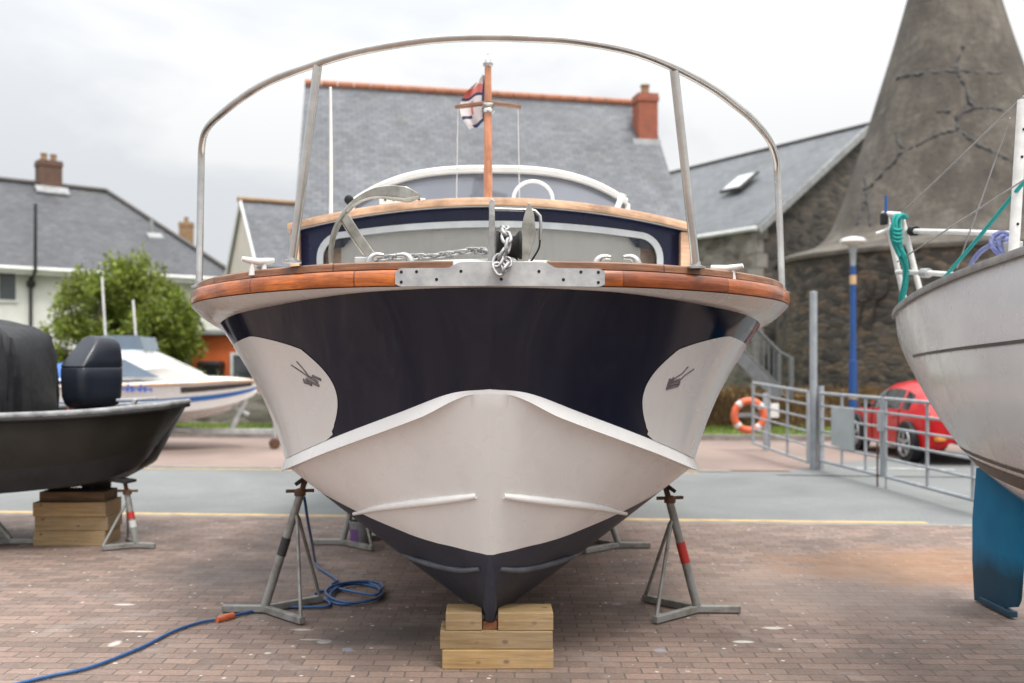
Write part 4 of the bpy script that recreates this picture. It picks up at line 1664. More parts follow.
# outboard motor
oc = P(92, 419, 8.75)
m = MB()
Rz = Matrix.Rotation(R(-30), 3, 'Z')
secs = [(.0, .11, .16), (.03, .145, .20), (.10, .16, .222), (.25, .166, .230), (.345, .166, .230), (.352, .160, .224), (.366, .166, .230), (.42, .165, .229), (.50, .16, .222), (.56, .15, .21), (.60, .13, .185), (.622, .10, .15), (.63, .04, .07)]
loops = []
for z, a_, b_ in secs:
    lp = []
    yl = -.23 + max(0, z - .375) * .85
    for k in range(40):
        an = 2 * math.pi * k / 40
        cx_, sx_ = math.cos(an), math.sin(an)
        e_ = .36
        x_ = a_ * math.copysign(abs(cx_) ** e_, cx_)
        y_ = b_ * math.copysign(abs(sx_) ** e_, sx_)
        y_ = yl + (y_ + b_) * (b_ - yl) / (2 * b_) if yl > -b_ else y_
        x_ *= 1 - .22 * max(0, z - .375) / .25 * (1 if y_ < 0 else .4)
        lp.append(oc + Rz @ Vector((x_, y_, z + .10)))
    loops.append(lp)
m.loft(loops)
ob = m.build('outboard_cowling', M['cowl'], wb, smooth=50)
m = MB()
m.box(oc + Vector((.02, .02, .02)), (.24, .28, .16), R(-24))
m.box(oc + Vector((.02, .05, -.40)), (.15, .22, .72), R(-24))
m.build('outboard_leg', M['black'], wb, bevel=.02)
m = MB()
m.tube(smooth_path([oc + Vector((-.16, -.16, -.06)), oc + Vector((-.17, -.19, .02)), oc + Vector((-.13, -.17, .10))], 8), .012, 8)
m.build('fuel_pipe', M['red_tape'], wb, smooth=60)

# tarpaulin cover
m = MB()
tc = Vector((-4.72, 8.75, 1.0))
rows = []
random.seed(5)
for z, ix, iy in ((0, 0, 0), (.08, .0, .0), (.25, .005, .005), (.45, .01, .01), (.62, .02, .02), (.76, .03, .03), (.87, .06, .05), (.935, .17, .13), (.965, .36, .28), (.97, .55, .5)):
    lp = []
    N = 56
    for k in range(N + 1):
        a = 2 * math.pi * (k % N) / N
        ca, sa = math.cos(a), math.sin(a)
        ex = .24
        xx = (.76 - ix) * math.copysign(abs(ca) ** ex, ca)
        yy = (.52 - iy) * math.copysign(abs(sa) ** ex, sa)
        wr = .016 * math.sin(9 * a + 6 * z) + .012 * math.sin(17 * a - 9 * z) + .010 * math.sin(23 * a + 3 * z)
        f = 1 + wr * (1 if z < .9 else .4)
        zz = z + (.018 * math.sin(5 * a) + .012 * math.sin(11 * a) if z > .05 else 0) - .10 * (xx / .76 if z > .7 else 0)
        lp.append(tc + Vector((xx * f, yy * f, zz)))
    rows.append(lp)
m.grid(rows)
m.add(rows[-1][:-1], [tuple(range(56))])
o = m.build('tarpaulin', M['tarp'], loc=tc, smooth=50)
tag(o, 'wrinkled black tarpaulin over gear inside the dark work boat', 'cover')

gL = 'timbers under the dark work boat'
Yb = 8.48
Xl = lambda px: (px - VX) / F * Yb
beam(Xl(33), Xl(105), Yb, Yb + .36, 0, .125, 'brown timber on the ground, lowest under the dark work boat', 'timber', gL)
beam(Xl(34), Xl(107), Yb + .01, Yb + .36, .126, .25, 'brown timber second from the ground under the dark work boat', 'timber', gL, R(.5))
beam(Xl(33), Xl(106), Yb - .008, Yb + .36, .251, .37, 'brown timber third from the ground under the dark work boat', 'timber', gL)
beam(Xl(36), Xl(102), Yb + .06, Yb + .36, .371, .452, 'dark old timber topmost under the dark work boat', 'timber_old', gL)

# ------------------------------------------------------------------ white cruiser on a trailer behind
cz = thing('sports_cruiser', 'small white motor cruiser with a blue stripe, on a trailer beyond the road', 'boat', (-6.2, 17.6, .5))
CY2 = 17.6
st = [(-4.12, .02, 1.20, .01, 1.0, 1.06), (-4.25, .18, 1.205, .08, .90, .90), (-4.6, .46, 1.20, .30, .78, .68), (-5.1, .72, 1.175, .55, .70, .54), (-5.8, .90, 1.15, .74, .64, .47), (-6.8, .98, 1.12, .84, .60, .44), (-8.6, .98, 1.10, .86, .58, .44)]
S2 = catmull(st, 40)
m = MB()
stripe = MB()
for sgn in (-1, 1):
    def q(t, s, off=0.0):
        y = s[1] * (1 - t) + s[3] * t + off
        return Vector((s[0], CY2 + sgn * y, s[2] * (1 - t) + s[4] * t))
    m.grid([[q(t, s) for s in S2] for t in (0, .3, .62, 1)], 0)
    m.grid([[Vector((s[0], CY2 + sgn * s[3] * (1 - t), s[4] * (1 - t) + s[5] * t)) for s in S2] for t in (0, .5, 1)], 0)
    m.grid([[Vector((s[0], CY2 + sgn * s[1] * (1 - t), s[2] + .10 * math.sin(math.pi / 2 * t) * min(1, s[1] * 1.5))) for s in S2] for t in (0, .3, .6, 1)], 0)
    stripe.grid([[q(t, s, .006) for s in S2] for t in (.50, .68)], 0)
s = S2[-1]
m.add([Vector((s[0], CY2 - s[1], s[2])), Vector((s[0], CY2 - s[3], s[4])), Vector((s[0], CY2, s[5])), Vector((s[0], CY2 + s[3], s[4])), Vector((s[0], CY2 + s[1], s[2]))], [(0, 1, 2, 3, 4)])
m.build('hull', M['hullwhite'], cz, smooth=35)
stripe.build('blue_stripe', M['ptrim'], cz)
m = MB()
m.tube([Vector((s[0], CY2 - s[1] - .01, s[2] - .005)) for s in S2[::-1]] + [Vector((s[0], CY2 + s[1] + .01, s[2] - .005)) for s in S2], .025, 8)
m.build('rubbing_strake', M['trimwood'], cz, smooth=60)
m = MB()
for sgn in (-1,):
    m.grid([[Vector((s[0], CY2 + sgn * (s[1] * (1 - t) + s[3] * t + .006), s[2] * (1 - t) + s[4] * t)) for s in S2[4:22]] for t in (.14, .34)])
m.build('dark_panel', M['stripe_dark'], cz)
# cabin with raked windscreen and triangular side windows
m = MB()
zs = 1.22
prof = [(-4.95, zs), (-5.55, 1.44), (-6.10, 1.72), (-6.5, 1.75), (-6.75, 1.74), (-7.3, zs)]
hwid = [.30, .52, .50, .50, .52, .74]
for sgn in (-1, 1):
    m.add([Vector((x, CY2 + sgn * (w + .14 * (1.8 - z)), z)) for (x, z), w in zip(prof, hwid)], [tuple(range(6))])
for k in range(5):
    (x0, z0), (x1, z1) = prof[k], prof[k + 1]
    w0, w1 = hwid[k] + .14 * (1.8 - z0), hwid[k + 1] + .14 * (1.8 - z1)
    m.add([Vector((x0, CY2 - w0, z0)), Vector((x0, CY2 + w0, z0)), Vector((x1, CY2 + w1, z1)), Vector((x1, CY2 - w1, z1))], [(0, 1, 2, 3)], 1 if k in (2, 3, 4) else 0)
m.build('cabin', [M['whitefit'], M['paleblue']], cz)
m = MB()
yq = CY2 - .665
m.add([Vector((-5.62, yq - .012, 1.27)), Vector((-6.22, yq + .015, 1.58)), Vector((-6.40, yq + .01, 1.56)), Vector((-6.62, yq - .02, 1.27))], [(0, 1, 2, 3)])
m.build('side_window', M['cruiserglass'], cz)
m = MB()
for k in range(4):
    y_ = CY2 - .42 + .28 * k
    m.bar(Vector((-5.2, y_, 1.33)), Vector((-6.08, y_, 1.735)), .03, .018)
m.build('roof_rib', M['trim_white'], cz)
m = MB()
m.add([Vector((-5.98, CY2 - .42, 1.74)), Vector((-6.05, CY2 - .42, 1.99)), Vector((-6.7, CY2 - .42, 1.99)), Vector((-6.65, CY2 - .42, 1.74))], [(0, 1, 2, 3)])
m.prism([Vector((-5.98, CY2 - .40, 1.74)), Vector((-6.05, CY2 - .40, 1.97)), Vector((-6.05, CY2 + .40, 1.97)), Vector((-5.98, CY2 + .40, 1.74))], (-.015, 0, 0))
m.build('flybridge_screen', M['cruiserglass'], cz)
m = MB()
rows = []
for t in np.linspace(0, 1, 9):
    rows.append([Vector((x, CY2 + .75 * math.cos(math.pi * (1 - t)), 1.2 + .32 * math.sin(math.pi * t) + .03 * math.sin(7 * x + 5 * t))) for x in np.linspace(-7.2, -8.5, 12)])
m.grid(rows)
o = m.build('cockpit_cover', M['bluetarp'], loc=Vector((-7.9, CY2, 1.2)), smooth=60)
tag(o, 'blue tarpaulin over the cockpit of the white cruiser', 'cover')
random.seed(3)
x = -6.85
for w, hh in ((.03, .12), (.09, .10), (.02, .13), (.10, .09), (.06, .12), (.03, .1), (0, 0), (.09, .10), (.03, .14), (.08, .1), (.03, .13), (.07, .09)):
    if w:
        z, yv = 1.035, CY2 - 1.0
        m = MB()
        m.box((x, yv - .012, z + hh / 2), (.026, .012, hh))
        m.box((x + w / 2 + .013, yv - .012, z + hh * .45), (w, .011, .025))
        m.box((x + w + .026, yv - .012, z + hh * .36), (.026, .012, hh * .72))
        m.build('hull_letter', M['letters'], cz)
    x += w + .05
for px, py0, py1 in ((104, 345, 277), (135, 352, 300)):
    MB().tube([P(px + 2, py0, 17.4), P(px - 2, py1, 17.4)], .022, 8).build('aerial', M['whitetube'], cz, smooth=60)
tr_ = thing('boat_trailer', 'galvanised trailer with a winch post under the white cruiser', 'trailer', (-5, 17.6, 0))
m = MB()
m.bar(Vector((-8.4, 17.55, .36)), Vector((-3.75, 17.55, .30)), .09, .09)
for s in (-1, 1):
    m.bar(Vector((-8.4, 17.6 + .7 * s, .40)), Vector((-6.6, 17.6 + .7 * s, .38)), .07, .07)
    m.bar(Vector((-6.6, 17.6 + .7 * s, .38)), Vector((-5.2, 17.6 + .02 * s, .33)), .07, .07)
for x in (-8.2, -7.0, -5.9):
    m.bar(Vector((x, 16.95, .42)), Vector((x, 18.25, .42)), .07, .06)
m.build('frame', M['galv'], tr_, bevel=.008)
m = MB()
m.bar(Vector((-4.55, 17.55, .34)), Vector((-4.30, 17.55, .86)), .08, .08)
m.bar(Vector((-4.75, 17.55, .85)), Vector((-4.25, 17.55, .60)), .06, .06)
m.box((-4.45, 17.55, .92), (.18, .22, .14))
m.build('winch_post', M['galv'], tr_, bevel=.01)
m = MB()
m.tube([Vector((-3.78, 17.48, .78)), Vector((-3.78, 17.48, .14))], .03, 10)
m.build('jockey_post', M['galv'], tr_, smooth=50)
m = MB()
m.lathe([(.02, -.035), (.085, -.035), (.1, -.02), (.1, .02), (.085, .035), (.02, .035)], (-3.78, 17.48, .10), 20, Matrix.Rotation(R(90), 3, 'X'))
m.build('jockey_wheel', M['rust'], tr_, smooth=40)
for s in (-1, 1):
    m = MB()
    m.lathe([(.12, -.09), (.26, -.09), (.30, -.06), (.30, .06), (.26, .09), (.12, .09)], (-7.4, 17.6 + .95 * s, .30), 28, Matrix.Rotation(R(90), 3, 'X'))
    w = m.build('wheel', M['tyre'], tr_, smooth=40)
    m = MB()
    m.lathe([(.01, -.07), (.13, -.08), (.13, .08), (.01, .07)], (-7.4, 17.6 + .95 * s, .30), 20, Matrix.Rotation(R(90), 3, 'X'))
    m.build('rim', M['galv'], w, smooth=40)

# ------------------------------------------------------------------ sailing yacht on the right
ya = thing('sailing_yacht', 'pale grey sailing yacht with a blue rudder at the right edge', 'boat', (3.3, 4.5, .1))
AX = 3.20
# stations along Y from the far tip towards the camera: y, half beam sheer, sheer z, half beam mid, mid z, keel z
st = [(7.80, .015, 1.925, .01, 1.80, 1.75), (7.62, .10, 1.935, .06, 1.68, 1.57), (7.2, .24, 1.962, .16, 1.48, 1.27), (6.7, .37, 1.995, .29, 1.25, 1.0), (6.2, .47, 2.03, .42, 1.05, .82), (5.5, .58, 2.07, .58, .92, .66),
      (4.8, .66, 2.10, .70, .85, .56), (3.8, .80, 2.13, .86, .80, .46), (2.4, .92, 2.16, .98, .78, .42), (.6, .95, 2.2, .98, .80, .44), (-1.5, .6, 2.3, .55, .95, .6), (-2.6, .05, 2.38, .04, 1.6, 1.4)]
S3 = catmull(st, 90)
m = MB()


def ysec(s, t, sgn, off=0.0):
    """t 0 sheer, 1 turn of the bilge, 2 keel; rounded by a quadratic curve."""
    a = np.array([s[1], s[2]]); b = np.array([s[3] * 1.12, s[4] - .02]); c_ = np.array([0.0, s[5]])
    u = t / 2
    q_ = a * (1 - u) ** 2 + 2 * b * u * (1 - u) * 1.0 + c_ * u * u
    return Vector((AX + sgn * (q_[0] + off), s[0], q_[1]))


TT = np.linspace(0, 2, 22)
NBLUE = 16
for sgn in (-1, 1):
    m.grid([[ysec(s, t, sgn) for s in S3] for t in TT[:NBLUE + 1]], 0)
    m.grid([[ysec(s, t, sgn) for s in S3] for t in TT[NBLUE:]], 1)
rows = [[Vector((AX + s[1] * k, s[0], s[2] - .02)) for s in S3] for k in (-1, 0, 1)]
m.grid(rows, 0)
m.build('hull', [M['yachtwhite'], M['yacht_blue']], ya, smooth=60)
m = MB()
prof = [(.0, -.02), (.022, -.02), (.024, .0), (.018, .022), (-.03, .026), (-.035, -.01)]
for sgn in (-1, 1):
    rows = [[Vector((AX + sgn * (s[1] + a_), s[0] + (.02 if s[1] < .05 else 0), s[2] + b_)) for s in S3] for a_, b_ in prof]
    m.grid(rows)
m.build('toe_rail', M['toestrip'], ya, smooth=45)


def ystripe(name, za, zb, zc, zd, mat, y_hi):
    """A painted band between two heights (z at the far end, z near the camera)."""
    m_ = MB()
    sel = [s for s in S3 if s[0] < y_hi and s[0] > -1.0]
    rws = [[], []]
    for s in sel:
        f_ = (7.8 - s[0]) / 7
        for r_, (z0, z1) in zip(rws, ((za, zc), (zb, zd))):
            zt = z0 + (z1 - z0) * f_
            best = min(TT, key=lambda t: abs(ysec(s, t, -1).z - zt))
            lo_, hi_ = max(0, best - .1), min(2, best + .1)
            for _ in range(18):
                mid = (lo_ + hi_) / 2
                if ysec(s, mid, -1).z > zt:
                    lo_ = mid
                else:
                    hi_ = mid
            r_.append(ysec(s, (lo_ + hi_) / 2, -1, .004))
    m_.grid(rws)
    return m_.build(name, mat, ya)


ystripe('sheer_stripe', 1.575, 1.593, 1.79, 1.808, M['stripe_dark'], 6.95)
ystripe('boot_stripe', 1.02, 1.04, .99, 1.01, M['stripe_dark'], 6.5)
ystripe('boot_stripe', .93, .995, .86, .96, M['stripe_dark'], 6.3)
# rudder
m = MB()
rud = [(978, 468, 6.32), (1000, 466, 6.02), (1024, 470, 5.75), (1024, 520, 5.75), (1023, 560, 5.8), (1020, 600, 5.88), (1017, 607, 5.92), (1000, 608, 6.1), (976, 600, 6.32), (974, 560, 6.34), (974, 520, 6.34)]
ax_y = lambda px: AX * F / (px - VX)
pts = []
for px, py, d in rud:
    y_ = ax_y(px)
    z_ = H + (VY - py) / F * y_
    pts.append(Vector((AX, y_, z_)))
for (z0, z1, mt, nm) in ((None, None, M['yacht_blue'], 'rudder'),):
    outline_ = pts
    cen = sum(outline_, Vector()) / len(outline_)
    m.add([p + Vector((-.012, 0, 0)) for p in outline_] + [p + Vector((.012, 0, 0)) for p in outline_] + [cen + Vector((-.035, 0, 0)), cen + Vector((.035, 0, 0))],
          [(k, (k + 1) % 11, 22) for k in range(11)] + [(11 + (k + 1) % 11, 11 + k, 23) for k in range(11)] + [(k, 11 + k, 11 + (k + 1) % 11, (k + 1) % 11) for k in range(11)])
rudo = m.build('rudder', M['yacht_blue'], ya, smooth=30)
zt0 = min(p.z for p in pts)
m = MB()
fp = [p for p in pts if p.z < zt0 + .06]
y0_, y1_ = min(p.y for p in pts), max(p.y for p in pts)
m.box((AX, (y0_ + y1_) / 2 - .0, zt0 + .025), (.055, (y1_ - y0_) * .62, .04))
m.build('rudder_foot', M['yacht_dark'], rudo, bevel=.008)
m = MB()
m.box((AX, 2.6, .25), (.16, 1.5, .5))
m.build('keel', M['yacht_blue'], ya, bevel=.05)
beam(2.85, 3.55, 2.3, 2.9, -.001, .0, 'thin board under the keel of the yacht', 'timber_old', bev=0) if False else None
# pushpit
t1a, t1b = P(886, 214, 7.62), P(905, 303, 7.62)
t2a, t2b = P(901, 215, 7.45), P(921, 295, 7.35)
pp = MB()
pp.tube([t1b, t1b.lerp(t1a, .5), t1a], .021, 10)
push = pp.build('pushpit_post', M['whitetube'], ya, smooth=60)
MB().tube([t2b, t2b.lerp(t2a, .5), t2a], .021, 10).build('pushpit_post', M['whitetube'], ya, smooth=60)
MB().tube([t1a + Vector((-.03, .0, 0)), t1a, t2a, P(912, 231, 7.3), P(960, 232, 6.9), P(1012, 235, 6.4)][0:3], .022, 10).build('pushpit_rail', M['whitetube'], ya, smooth=60)
MB().tube([P(907, 231, 7.4), P(960, 232, 6.9), P(1016, 234, 6.35)], .019, 10).build('pushpit_rail', M['whitetube'], ya, smooth=60)
MB().tube([P(897, 272, 7.55), P(930, 273, 7.1), P(972, 276, 6.6)], .019, 10).build('pushpit_rail', M['whitetube'], ya, smooth=60)
MB().tube([P(911, 231, 7.38), P(916, 231, 7.32)], .036, 12).build('rail_joint', M['black'], ya, smooth=60)
MB().tube([P(922, 273, 7.2), P(929, 273, 7.12)], .034, 12).build('rail_joint', M['galv'], ya, smooth=60)
m = MB()
a, b = P(1013.5, 252, 5.9), P(1023, 100, 5.9)
m.tube([a, b], .030, 12)
pole = m.build('pole', M['whitetube'], ya, smooth=60)
m = MB()
for f_ in (.18, .42, .62, .8):
    m.ball(a.lerp(b, f_) + Vector((-.0, -.030, 0)), .009, n=8)
m.build('pole_bolt', M['black'], pole, smooth=60)
MB().box(P(1012, 247, 5.95), (.09, .09, .06)).build('pole_shoe', M['galv'], ya, bevel=.006)
m = MB()
for a, b in (((1024, 96, 5.9), (901, 214, 7.45)), ((1010, 118, 5.95), (957, 268, 6.8)), ((1030, 176, 5.6), (897, 262, 7.5))):
    m.tube([P(*a), P(*b)], .0055, 6)
m.build('guard_wire', M['wire'], ya)
MB().tube([P(886, 221, 7.6), P(886, 196, 7.6)], .012, 8).build('light_stalk', M['lampblue'], ya, smooth=60)
m = MB()
m.box(P(884, 219, 7.6), (.05, .05, .09))
m.build('light_body', M['black'], ya, bevel=.01)
MB().tube([P(876, 234, 7.6), P(884, 231, 7.6), P(890, 228, 7.6)], .014, 8).build('rail_hook', M['whitetube'], ya, smooth=60)
m = MB()
c = P(945, 328, 6.9)
m.ball(P(944.5, 329, 6.86), (.022, .022, .03), n=10)
m.tube([P(946, 331, 6.84), P(947.5, 337, 6.84)], .006, 6)
m.build('skin_fitting', M['whitefit'], ya, smooth=60)
# ropes
m = MB()
random.seed(8)
for k in range(11):
    ox, oy = random.uniform(-.03, .03), random.uniform(-.04, .02)
    L_ = random.choice((.55, .6, .62, 1.0, 1.0))
    base_ = [(904, 218, 7.40), (900, 215, 7.37), (896, 222, 7.35), (895.5, 234, 7.35), (898, 246, 7.36), (903, 257, 7.36), (906, 269, 7.36), (906, 283, 7.38), (903, 296, 7.42), (901, 304, 7.45)]
    n_ = max(4, int(len(base_) * L_))
    pts = []
    for q_, bq in enumerate(base_[:n_]):
        sp_ = 1.0 if q_ < 6 else .45
        pts.append(P(*bq) + Vector((ox * sp_ + random.uniform(-.008, .008), oy * sp_, random.uniform(-.008, .008))))
    m.tube(smooth_path(pts, 40), .0105, 7)
for k in range(4):
    m.tube(smooth_path([P(893, 228 + 4 * k, 7.33), P(897, 230 + 4 * k, 7.30), P(902, 229 + 4 * k, 7.33)], 12), .0105, 7)
o = m.build('teal_rope', M['teal'], loc=P(901, 304, 7.45), smooth=60)
tag(o, 'teal rope bundle hung over the white rail of the yacht', 'rope')
m = MB()
m.tube([P(1032, 172, 5.7), P(980, 236, 6.35), P(939, 284, 6.9)], .0125, 8)
o = m.build('mooring_line', M['teal'], loc=P(939, 284, 6.9), smooth=60)
tag(o, 'taut teal line running from the yacht deck up past its pole', 'rope')
m = MB()
m.tube(smooth_path([P(968, 271, 6.55), P(975, 258, 6.4), P(984, 249, 6.25), P(995, 244, 6.1), P(1004, 243, 6.0), P(1012, 240, 5.95)], 30), .016, 8)
for k in range(4):
    c = P(1004, 244 + k * 2, 6.0)
    m.torus(c + Vector((.02 * k, 0, 0)), .075 - .008 * k, .015, Matrix.Rotation(R(70), 3, 'X') @ Matrix.Rotation(R(20 * k), 3, 'Y'), 22, 7)
o = m.build('rope_coil', M['lilac'], loc=P(1004, 255, 6.0), smooth=60)
tag(o, 'blue violet rope coiled at the foot of the yacht pole', 'rope')

# ------------------------------------------------------------------ gates
def gate(p0, p1, z0, z1, nbars, ups, label, mat=M['galv_gate']):
    p0, p1 = Vector(p0), Vector(p1)
    t = thing('field_gate', label, 'gate', p0, 'grey tubular gates')
    for k in range(nbars):
        z = z0 + (z1 - z0) * (k / (nbars - 1)) ** .9
        m_ = MB()
        m_.tube([p0 + Vector((0, 0, z)), p1 + Vector((0, 0, z))], .022 if k in (0, nbars - 1) else .016, 8)
        m_.build('rail', mat, t, smooth=60)
    for f_ in ups:
        m_ = MB()
        q_ = p0.lerp(p1, f_)
        m_.tube([q_ + Vector((0, 0, z0)), q_ + Vector((0, 0, z1 + .01))], .026 if f_ in (0, 1) else .02, 8)
        m_.build('upright', mat, t, smooth=60)
    return t


gp = Vector((4.63, 14.25, 0))
gate((4.36, 16.5, .07), (4.52, 14.15, 0), .12, 1.12, 6, (0, .33, .66, 1), 'short gate wing in front of the orange lifebuoy, left of the tall post')
ga = gate((4.70, 14.15, 0), (4.86, 12.35, 0), .14, 1.10, 6, (0, .38, .76, 1), 'gate leaf carrying the grey panel, right of the tall post')
gb = gate((4.87, 12.27, 0), (5.0, 9.75, 0), .14, 1.10, 6, (0, .42, .80, 1), 'gate leaf in front of the red car, nearest the yacht')
for gt, q in ((ga, Vector((4.855, 12.40, 0))), (gb, Vector((4.88, 12.20, 0)))):
    MB().tube([q + Vector((-.03, 0, .0)), q + Vector((-.03, 0, .55))], .012, 8).build('drop_bolt', M['rust'] if gt is ga else M['galv_gate'], gt, smooth=60)
MB().box((4.85, 12.33, .82), (.06, .16, .26)).build('latch', M['galv_gate'], ga, bevel=.01)
m = MB()
a, b = G(833, 463), G(854, 465)
q0 = Vector((4.74, 13.75, 0)); q1 = Vector((4.79, 13.05, 0))
m.prism([q0 + Vector((-.03, 0, .40)), q1 + Vector((-.03, 0, .38)), q1 + Vector((-.03, 0, .93)), q0 + Vector((-.03, 0, .93))], (.02, 0, 0))
m.build('sheet_panel', M['grey_panel'], ga, bevel=.004)
m = MB()
m.tube([gp, gp + Vector((0, 0, 2.53))], .052, 14)
m.lathe([(.054, 2.53), (.052, 2.55), (.001, 2.56)], gp, 14)
gpo = m.build('gate_post', M['galv_gate'], loc=gp, smooth=50)
tag(gpo, 'tall thin grey steel post between the gates', 'post')
m = MB()
m.tube([gp + Vector((.1, -.02, 0)), gp + Vector((.1, -.02, 1.2))], .045, 12)
tag(m.build('hinge_post', M['galv_gate'], loc=gp + Vector((.1, -.02, 0)), smooth=50), 'short grey hinge post right beside the tall thin post', 'post')

# lifebuoy on its post
c = P(749, 415.5, 17.0)
lb = thing('lifebuoy', 'orange lifebuoy ring on a stand behind the short gate wing', 'lifebuoy', Vector((c.x, 17.05, 0)))
m = MB()
m.torus(c, .25, .062, Matrix.Rotation(R(90), 3, 'X') @ Matrix.Rotation(R(0), 3, 'Y'), 40, 12)
ring = m.build('ring', M['lifering'], lb, smooth=60)
for a in (40, 130, 220, 310):
    m = MB()
    pts = []
    for k in range(5):
        an = R(a - 8 + 4 * k)
        pts.append(c + Vector((.25 * math.cos(an), 0, .25 * math.sin(an))))
    m.tube(pts, .065, 12)
    m.build('reflective_band', M['white_tape'], ring, smooth=60)
m = MB()
m.bar(Vector((c.x + .32, 17.14, 0)), Vector((c.x + .32, 17.14, 1.0)), .07, .07)
m.bar(Vector((c.x - .2, 17.10, .62)), Vector((c.x + .36, 17.10, .62)), .05, .07, (0, 0, 1))
m.build('stand', M['galv_gate'], lb)
m = MB()
m.box((c.x + .45, 17.06, .70), (.15, .03, .24))
m.build('notice', M['trim_white'], lb, bevel=.004)

# ------------------------------------------------------------------ red car
car = thing('parked_car', 'small red car parked behind the gates, seen from its rear quarter', 'car', (7.12, 16.5, 0))
k_ = .83
L0 = 14.62      # rear end


def cpt(x, y, z):
    return Vector((7.12 + x * k_, L0 + y * k_, z * k_ + .006))


# y from the rear bumper forward: half width, sill z, belt z, shoulder half width, roof z
cs = [(0.0, .52, .42, .72, .50, .76), (.06, .70, .30, .80, .66, .86), (.22, .80, .24, .88, .72, .99), (.5, .84, .21, .93, .66, 1.17), (.85, .86, .20, .95, .62, 1.33), (1.2, .87, .20, .95, .60, 1.43), (1.6, .87, .20, .94, .60, 1.475),
      (2.0, .87, .20, .93, .60, 1.465), (2.4, .87, .20, .92, .60, 1.39), (2.7, .87, .20, .91, .64, 1.22), (2.95, .865, .20, .90, .68, 1.02), (3.15, .86, .20, .89, .70, .93), (3.5, .84, .21, .85, .68, .88), (3.85, .78, .24, .75, .62, .79), (4.05, .64, .32, .62, .50, .66), (4.12, .5, .42, .56, .40, .58)]
C4 = catmull(cs, 64)
body, glass = MB(), MB()


def csec(s, j):
    w, z0, zb, ws, zr = s[1], s[2], s[3], s[4], s[5]
    hb = zr - zb
    pr = [(w * .80, z0 - .0), (w * .97, z0 + .05), (w, (z0 + zb) * .5), (w * .985, zb - .06), (w * .94, zb), (w * .94 + (ws - w * .94) * .75, zb + hb * .72), (ws * .80, zb + hb * .95), (ws * .4, zr + .012), (0, zr + .018)]
    return pr


secs = [csec(s, i) for i, s in enumerate(C4)]
for sgn in (-1, 1):
    for i in range(63):
        for q in range(8):
            A, B = secs[i], secs[i + 1]
            ya_, yb_ = C4[i][0], C4[i + 1][0]
            vs = [cpt(sgn * A[q][0], ya_, A[q][1]), cpt(sgn * A[q + 1][0], ya_, A[q + 1][1]), cpt(sgn * B[q + 1][0], yb_, B[q + 1][1]), cpt(sgn * B[q][0], yb_, B[q][1])]
            side_win = q == 4 and .80 < ya_ < 2.66 and not (1.18 < ya_ < 1.27)
            screen = q >= 6 and (2.30 < ya_ < 2.98 or .28 < ya_ < .72)
            (glass if side_win or screen else body).add(vs, [(0, 1, 2, 3)])
body.add([cpt(x, C4[0][0], z) for x, z in secs[0]] + [cpt(-x, C4[0][0], z) for x, z in secs[0][::-1]], [tuple(range(18))])
body.add([cpt(x, C4[-1][0], z) for x, z in secs[-1]] + [cpt(-x, C4[-1][0], z) for x, z in secs[-1][::-1]], [tuple(range(18))])
body.build('body', M['carred'], car, smooth=40)
glass.build('window', M['carglass'], car, smooth=40)
axq = Matrix.Rotation(R(90), 3, 'Y')
for y_ in (.78, 3.28):
    for s in (-1, 1):
        c = cpt(s * .80, y_, .355)
        m = MB()
        m.lathe([(.385 * k_, -.09), (.40 * k_, .0), (.385 * k_, .075)], c + Vector((s * .012, 0, .012)), 30, axq)
        m.build('wheel_arch', M['black'], car, smooth=40)
        m = MB()
        m.lathe([(.14 * k_, -.10 * k_), (.33 * k_, -.10 * k_), (.355 * k_, -.06 * k_), (.355 * k_, .07 * k_), (.33 * k_, .105 * k_), (.25 * k_, .108 * k_)], c + Vector((s * .02, 0, 0)), 30, axq)
        w = m.build('wheel', M['tyre'], car, smooth=40)
        m = MB()
        for sp in range(5):
            an = 2 * math.pi * sp / 5 + .3
            m.bar(c + Vector((s * .115, .02 * math.cos(an), .02 * math.sin(an))), c + Vector((s * .11, .24 * k_ * math.cos(an), .24 * k_ * math.sin(an))), .05, .02, (1, 0, 0))
        m.torus(c + Vector((s * .108, 0, 0)), .24 * k_, .017, axq, 30, 8)
        m.lathe([(.05, -.09), (.05, .09)], c + Vector((s * .03, 0, 0)), 14, axq)
        m.build('rim', M['alloy'], w, smooth=40)
for s in (-1, 1):
    m = MB()
    m.ball(cpt(s * .70, .15, .80), (.10, .07, .09), n=12)
    m.build('tail_lamp', M['taillight'], car, smooth=60)
    m = MB()
    m.box(cpt(s * .60, .02, .48), (.16, .08, .06), R(-20 * s))
    m.build('reflector', M['amber'], car, bevel=.01)
    m = MB()
    m.ball(cpt(s * .97, 2.52, .98), (.09, .06, .065), n=12)
    m.build('wing_mirror', M['black'], car, smooth=60)
    m = MB()
    m.box(cpt(s * .874, 1.45, .80), (.02, .15, .025))
    m.build('door_handle', M['carred'], car, bevel=.005)
    m = MB()
    m.ball(cpt(s * .60, 3.96, .62), (.12, .10, .09), n=12)
    m.build('headlight', M['alu'], car, smooth=60)
for s in (-1, 1):
    m = MB()
    for y_ in (1.20, 2.50):
        A = [np.interp(y_, C4[:, 0], C4[:, q]) for q in range(6)]
        m.tube([cpt(s * (x + .004), y_, z) for x, z in csec(A, 0)[1:5]], .009, 6)
    m.tube([cpt(s * (np.interp(y_, C4[:, 0], C4[:, 1]) * .97 + .004), y_, .25) for y_ in np.linspace(1.2, 2.5, 8)], .008, 6)
    m.build('door_gap', M['black'], car)
m = MB()
m.box(cpt(0, -.02, .55), (.44, .02, .10))
m.build('number_plate', M['lampband'], car, bevel=.003)

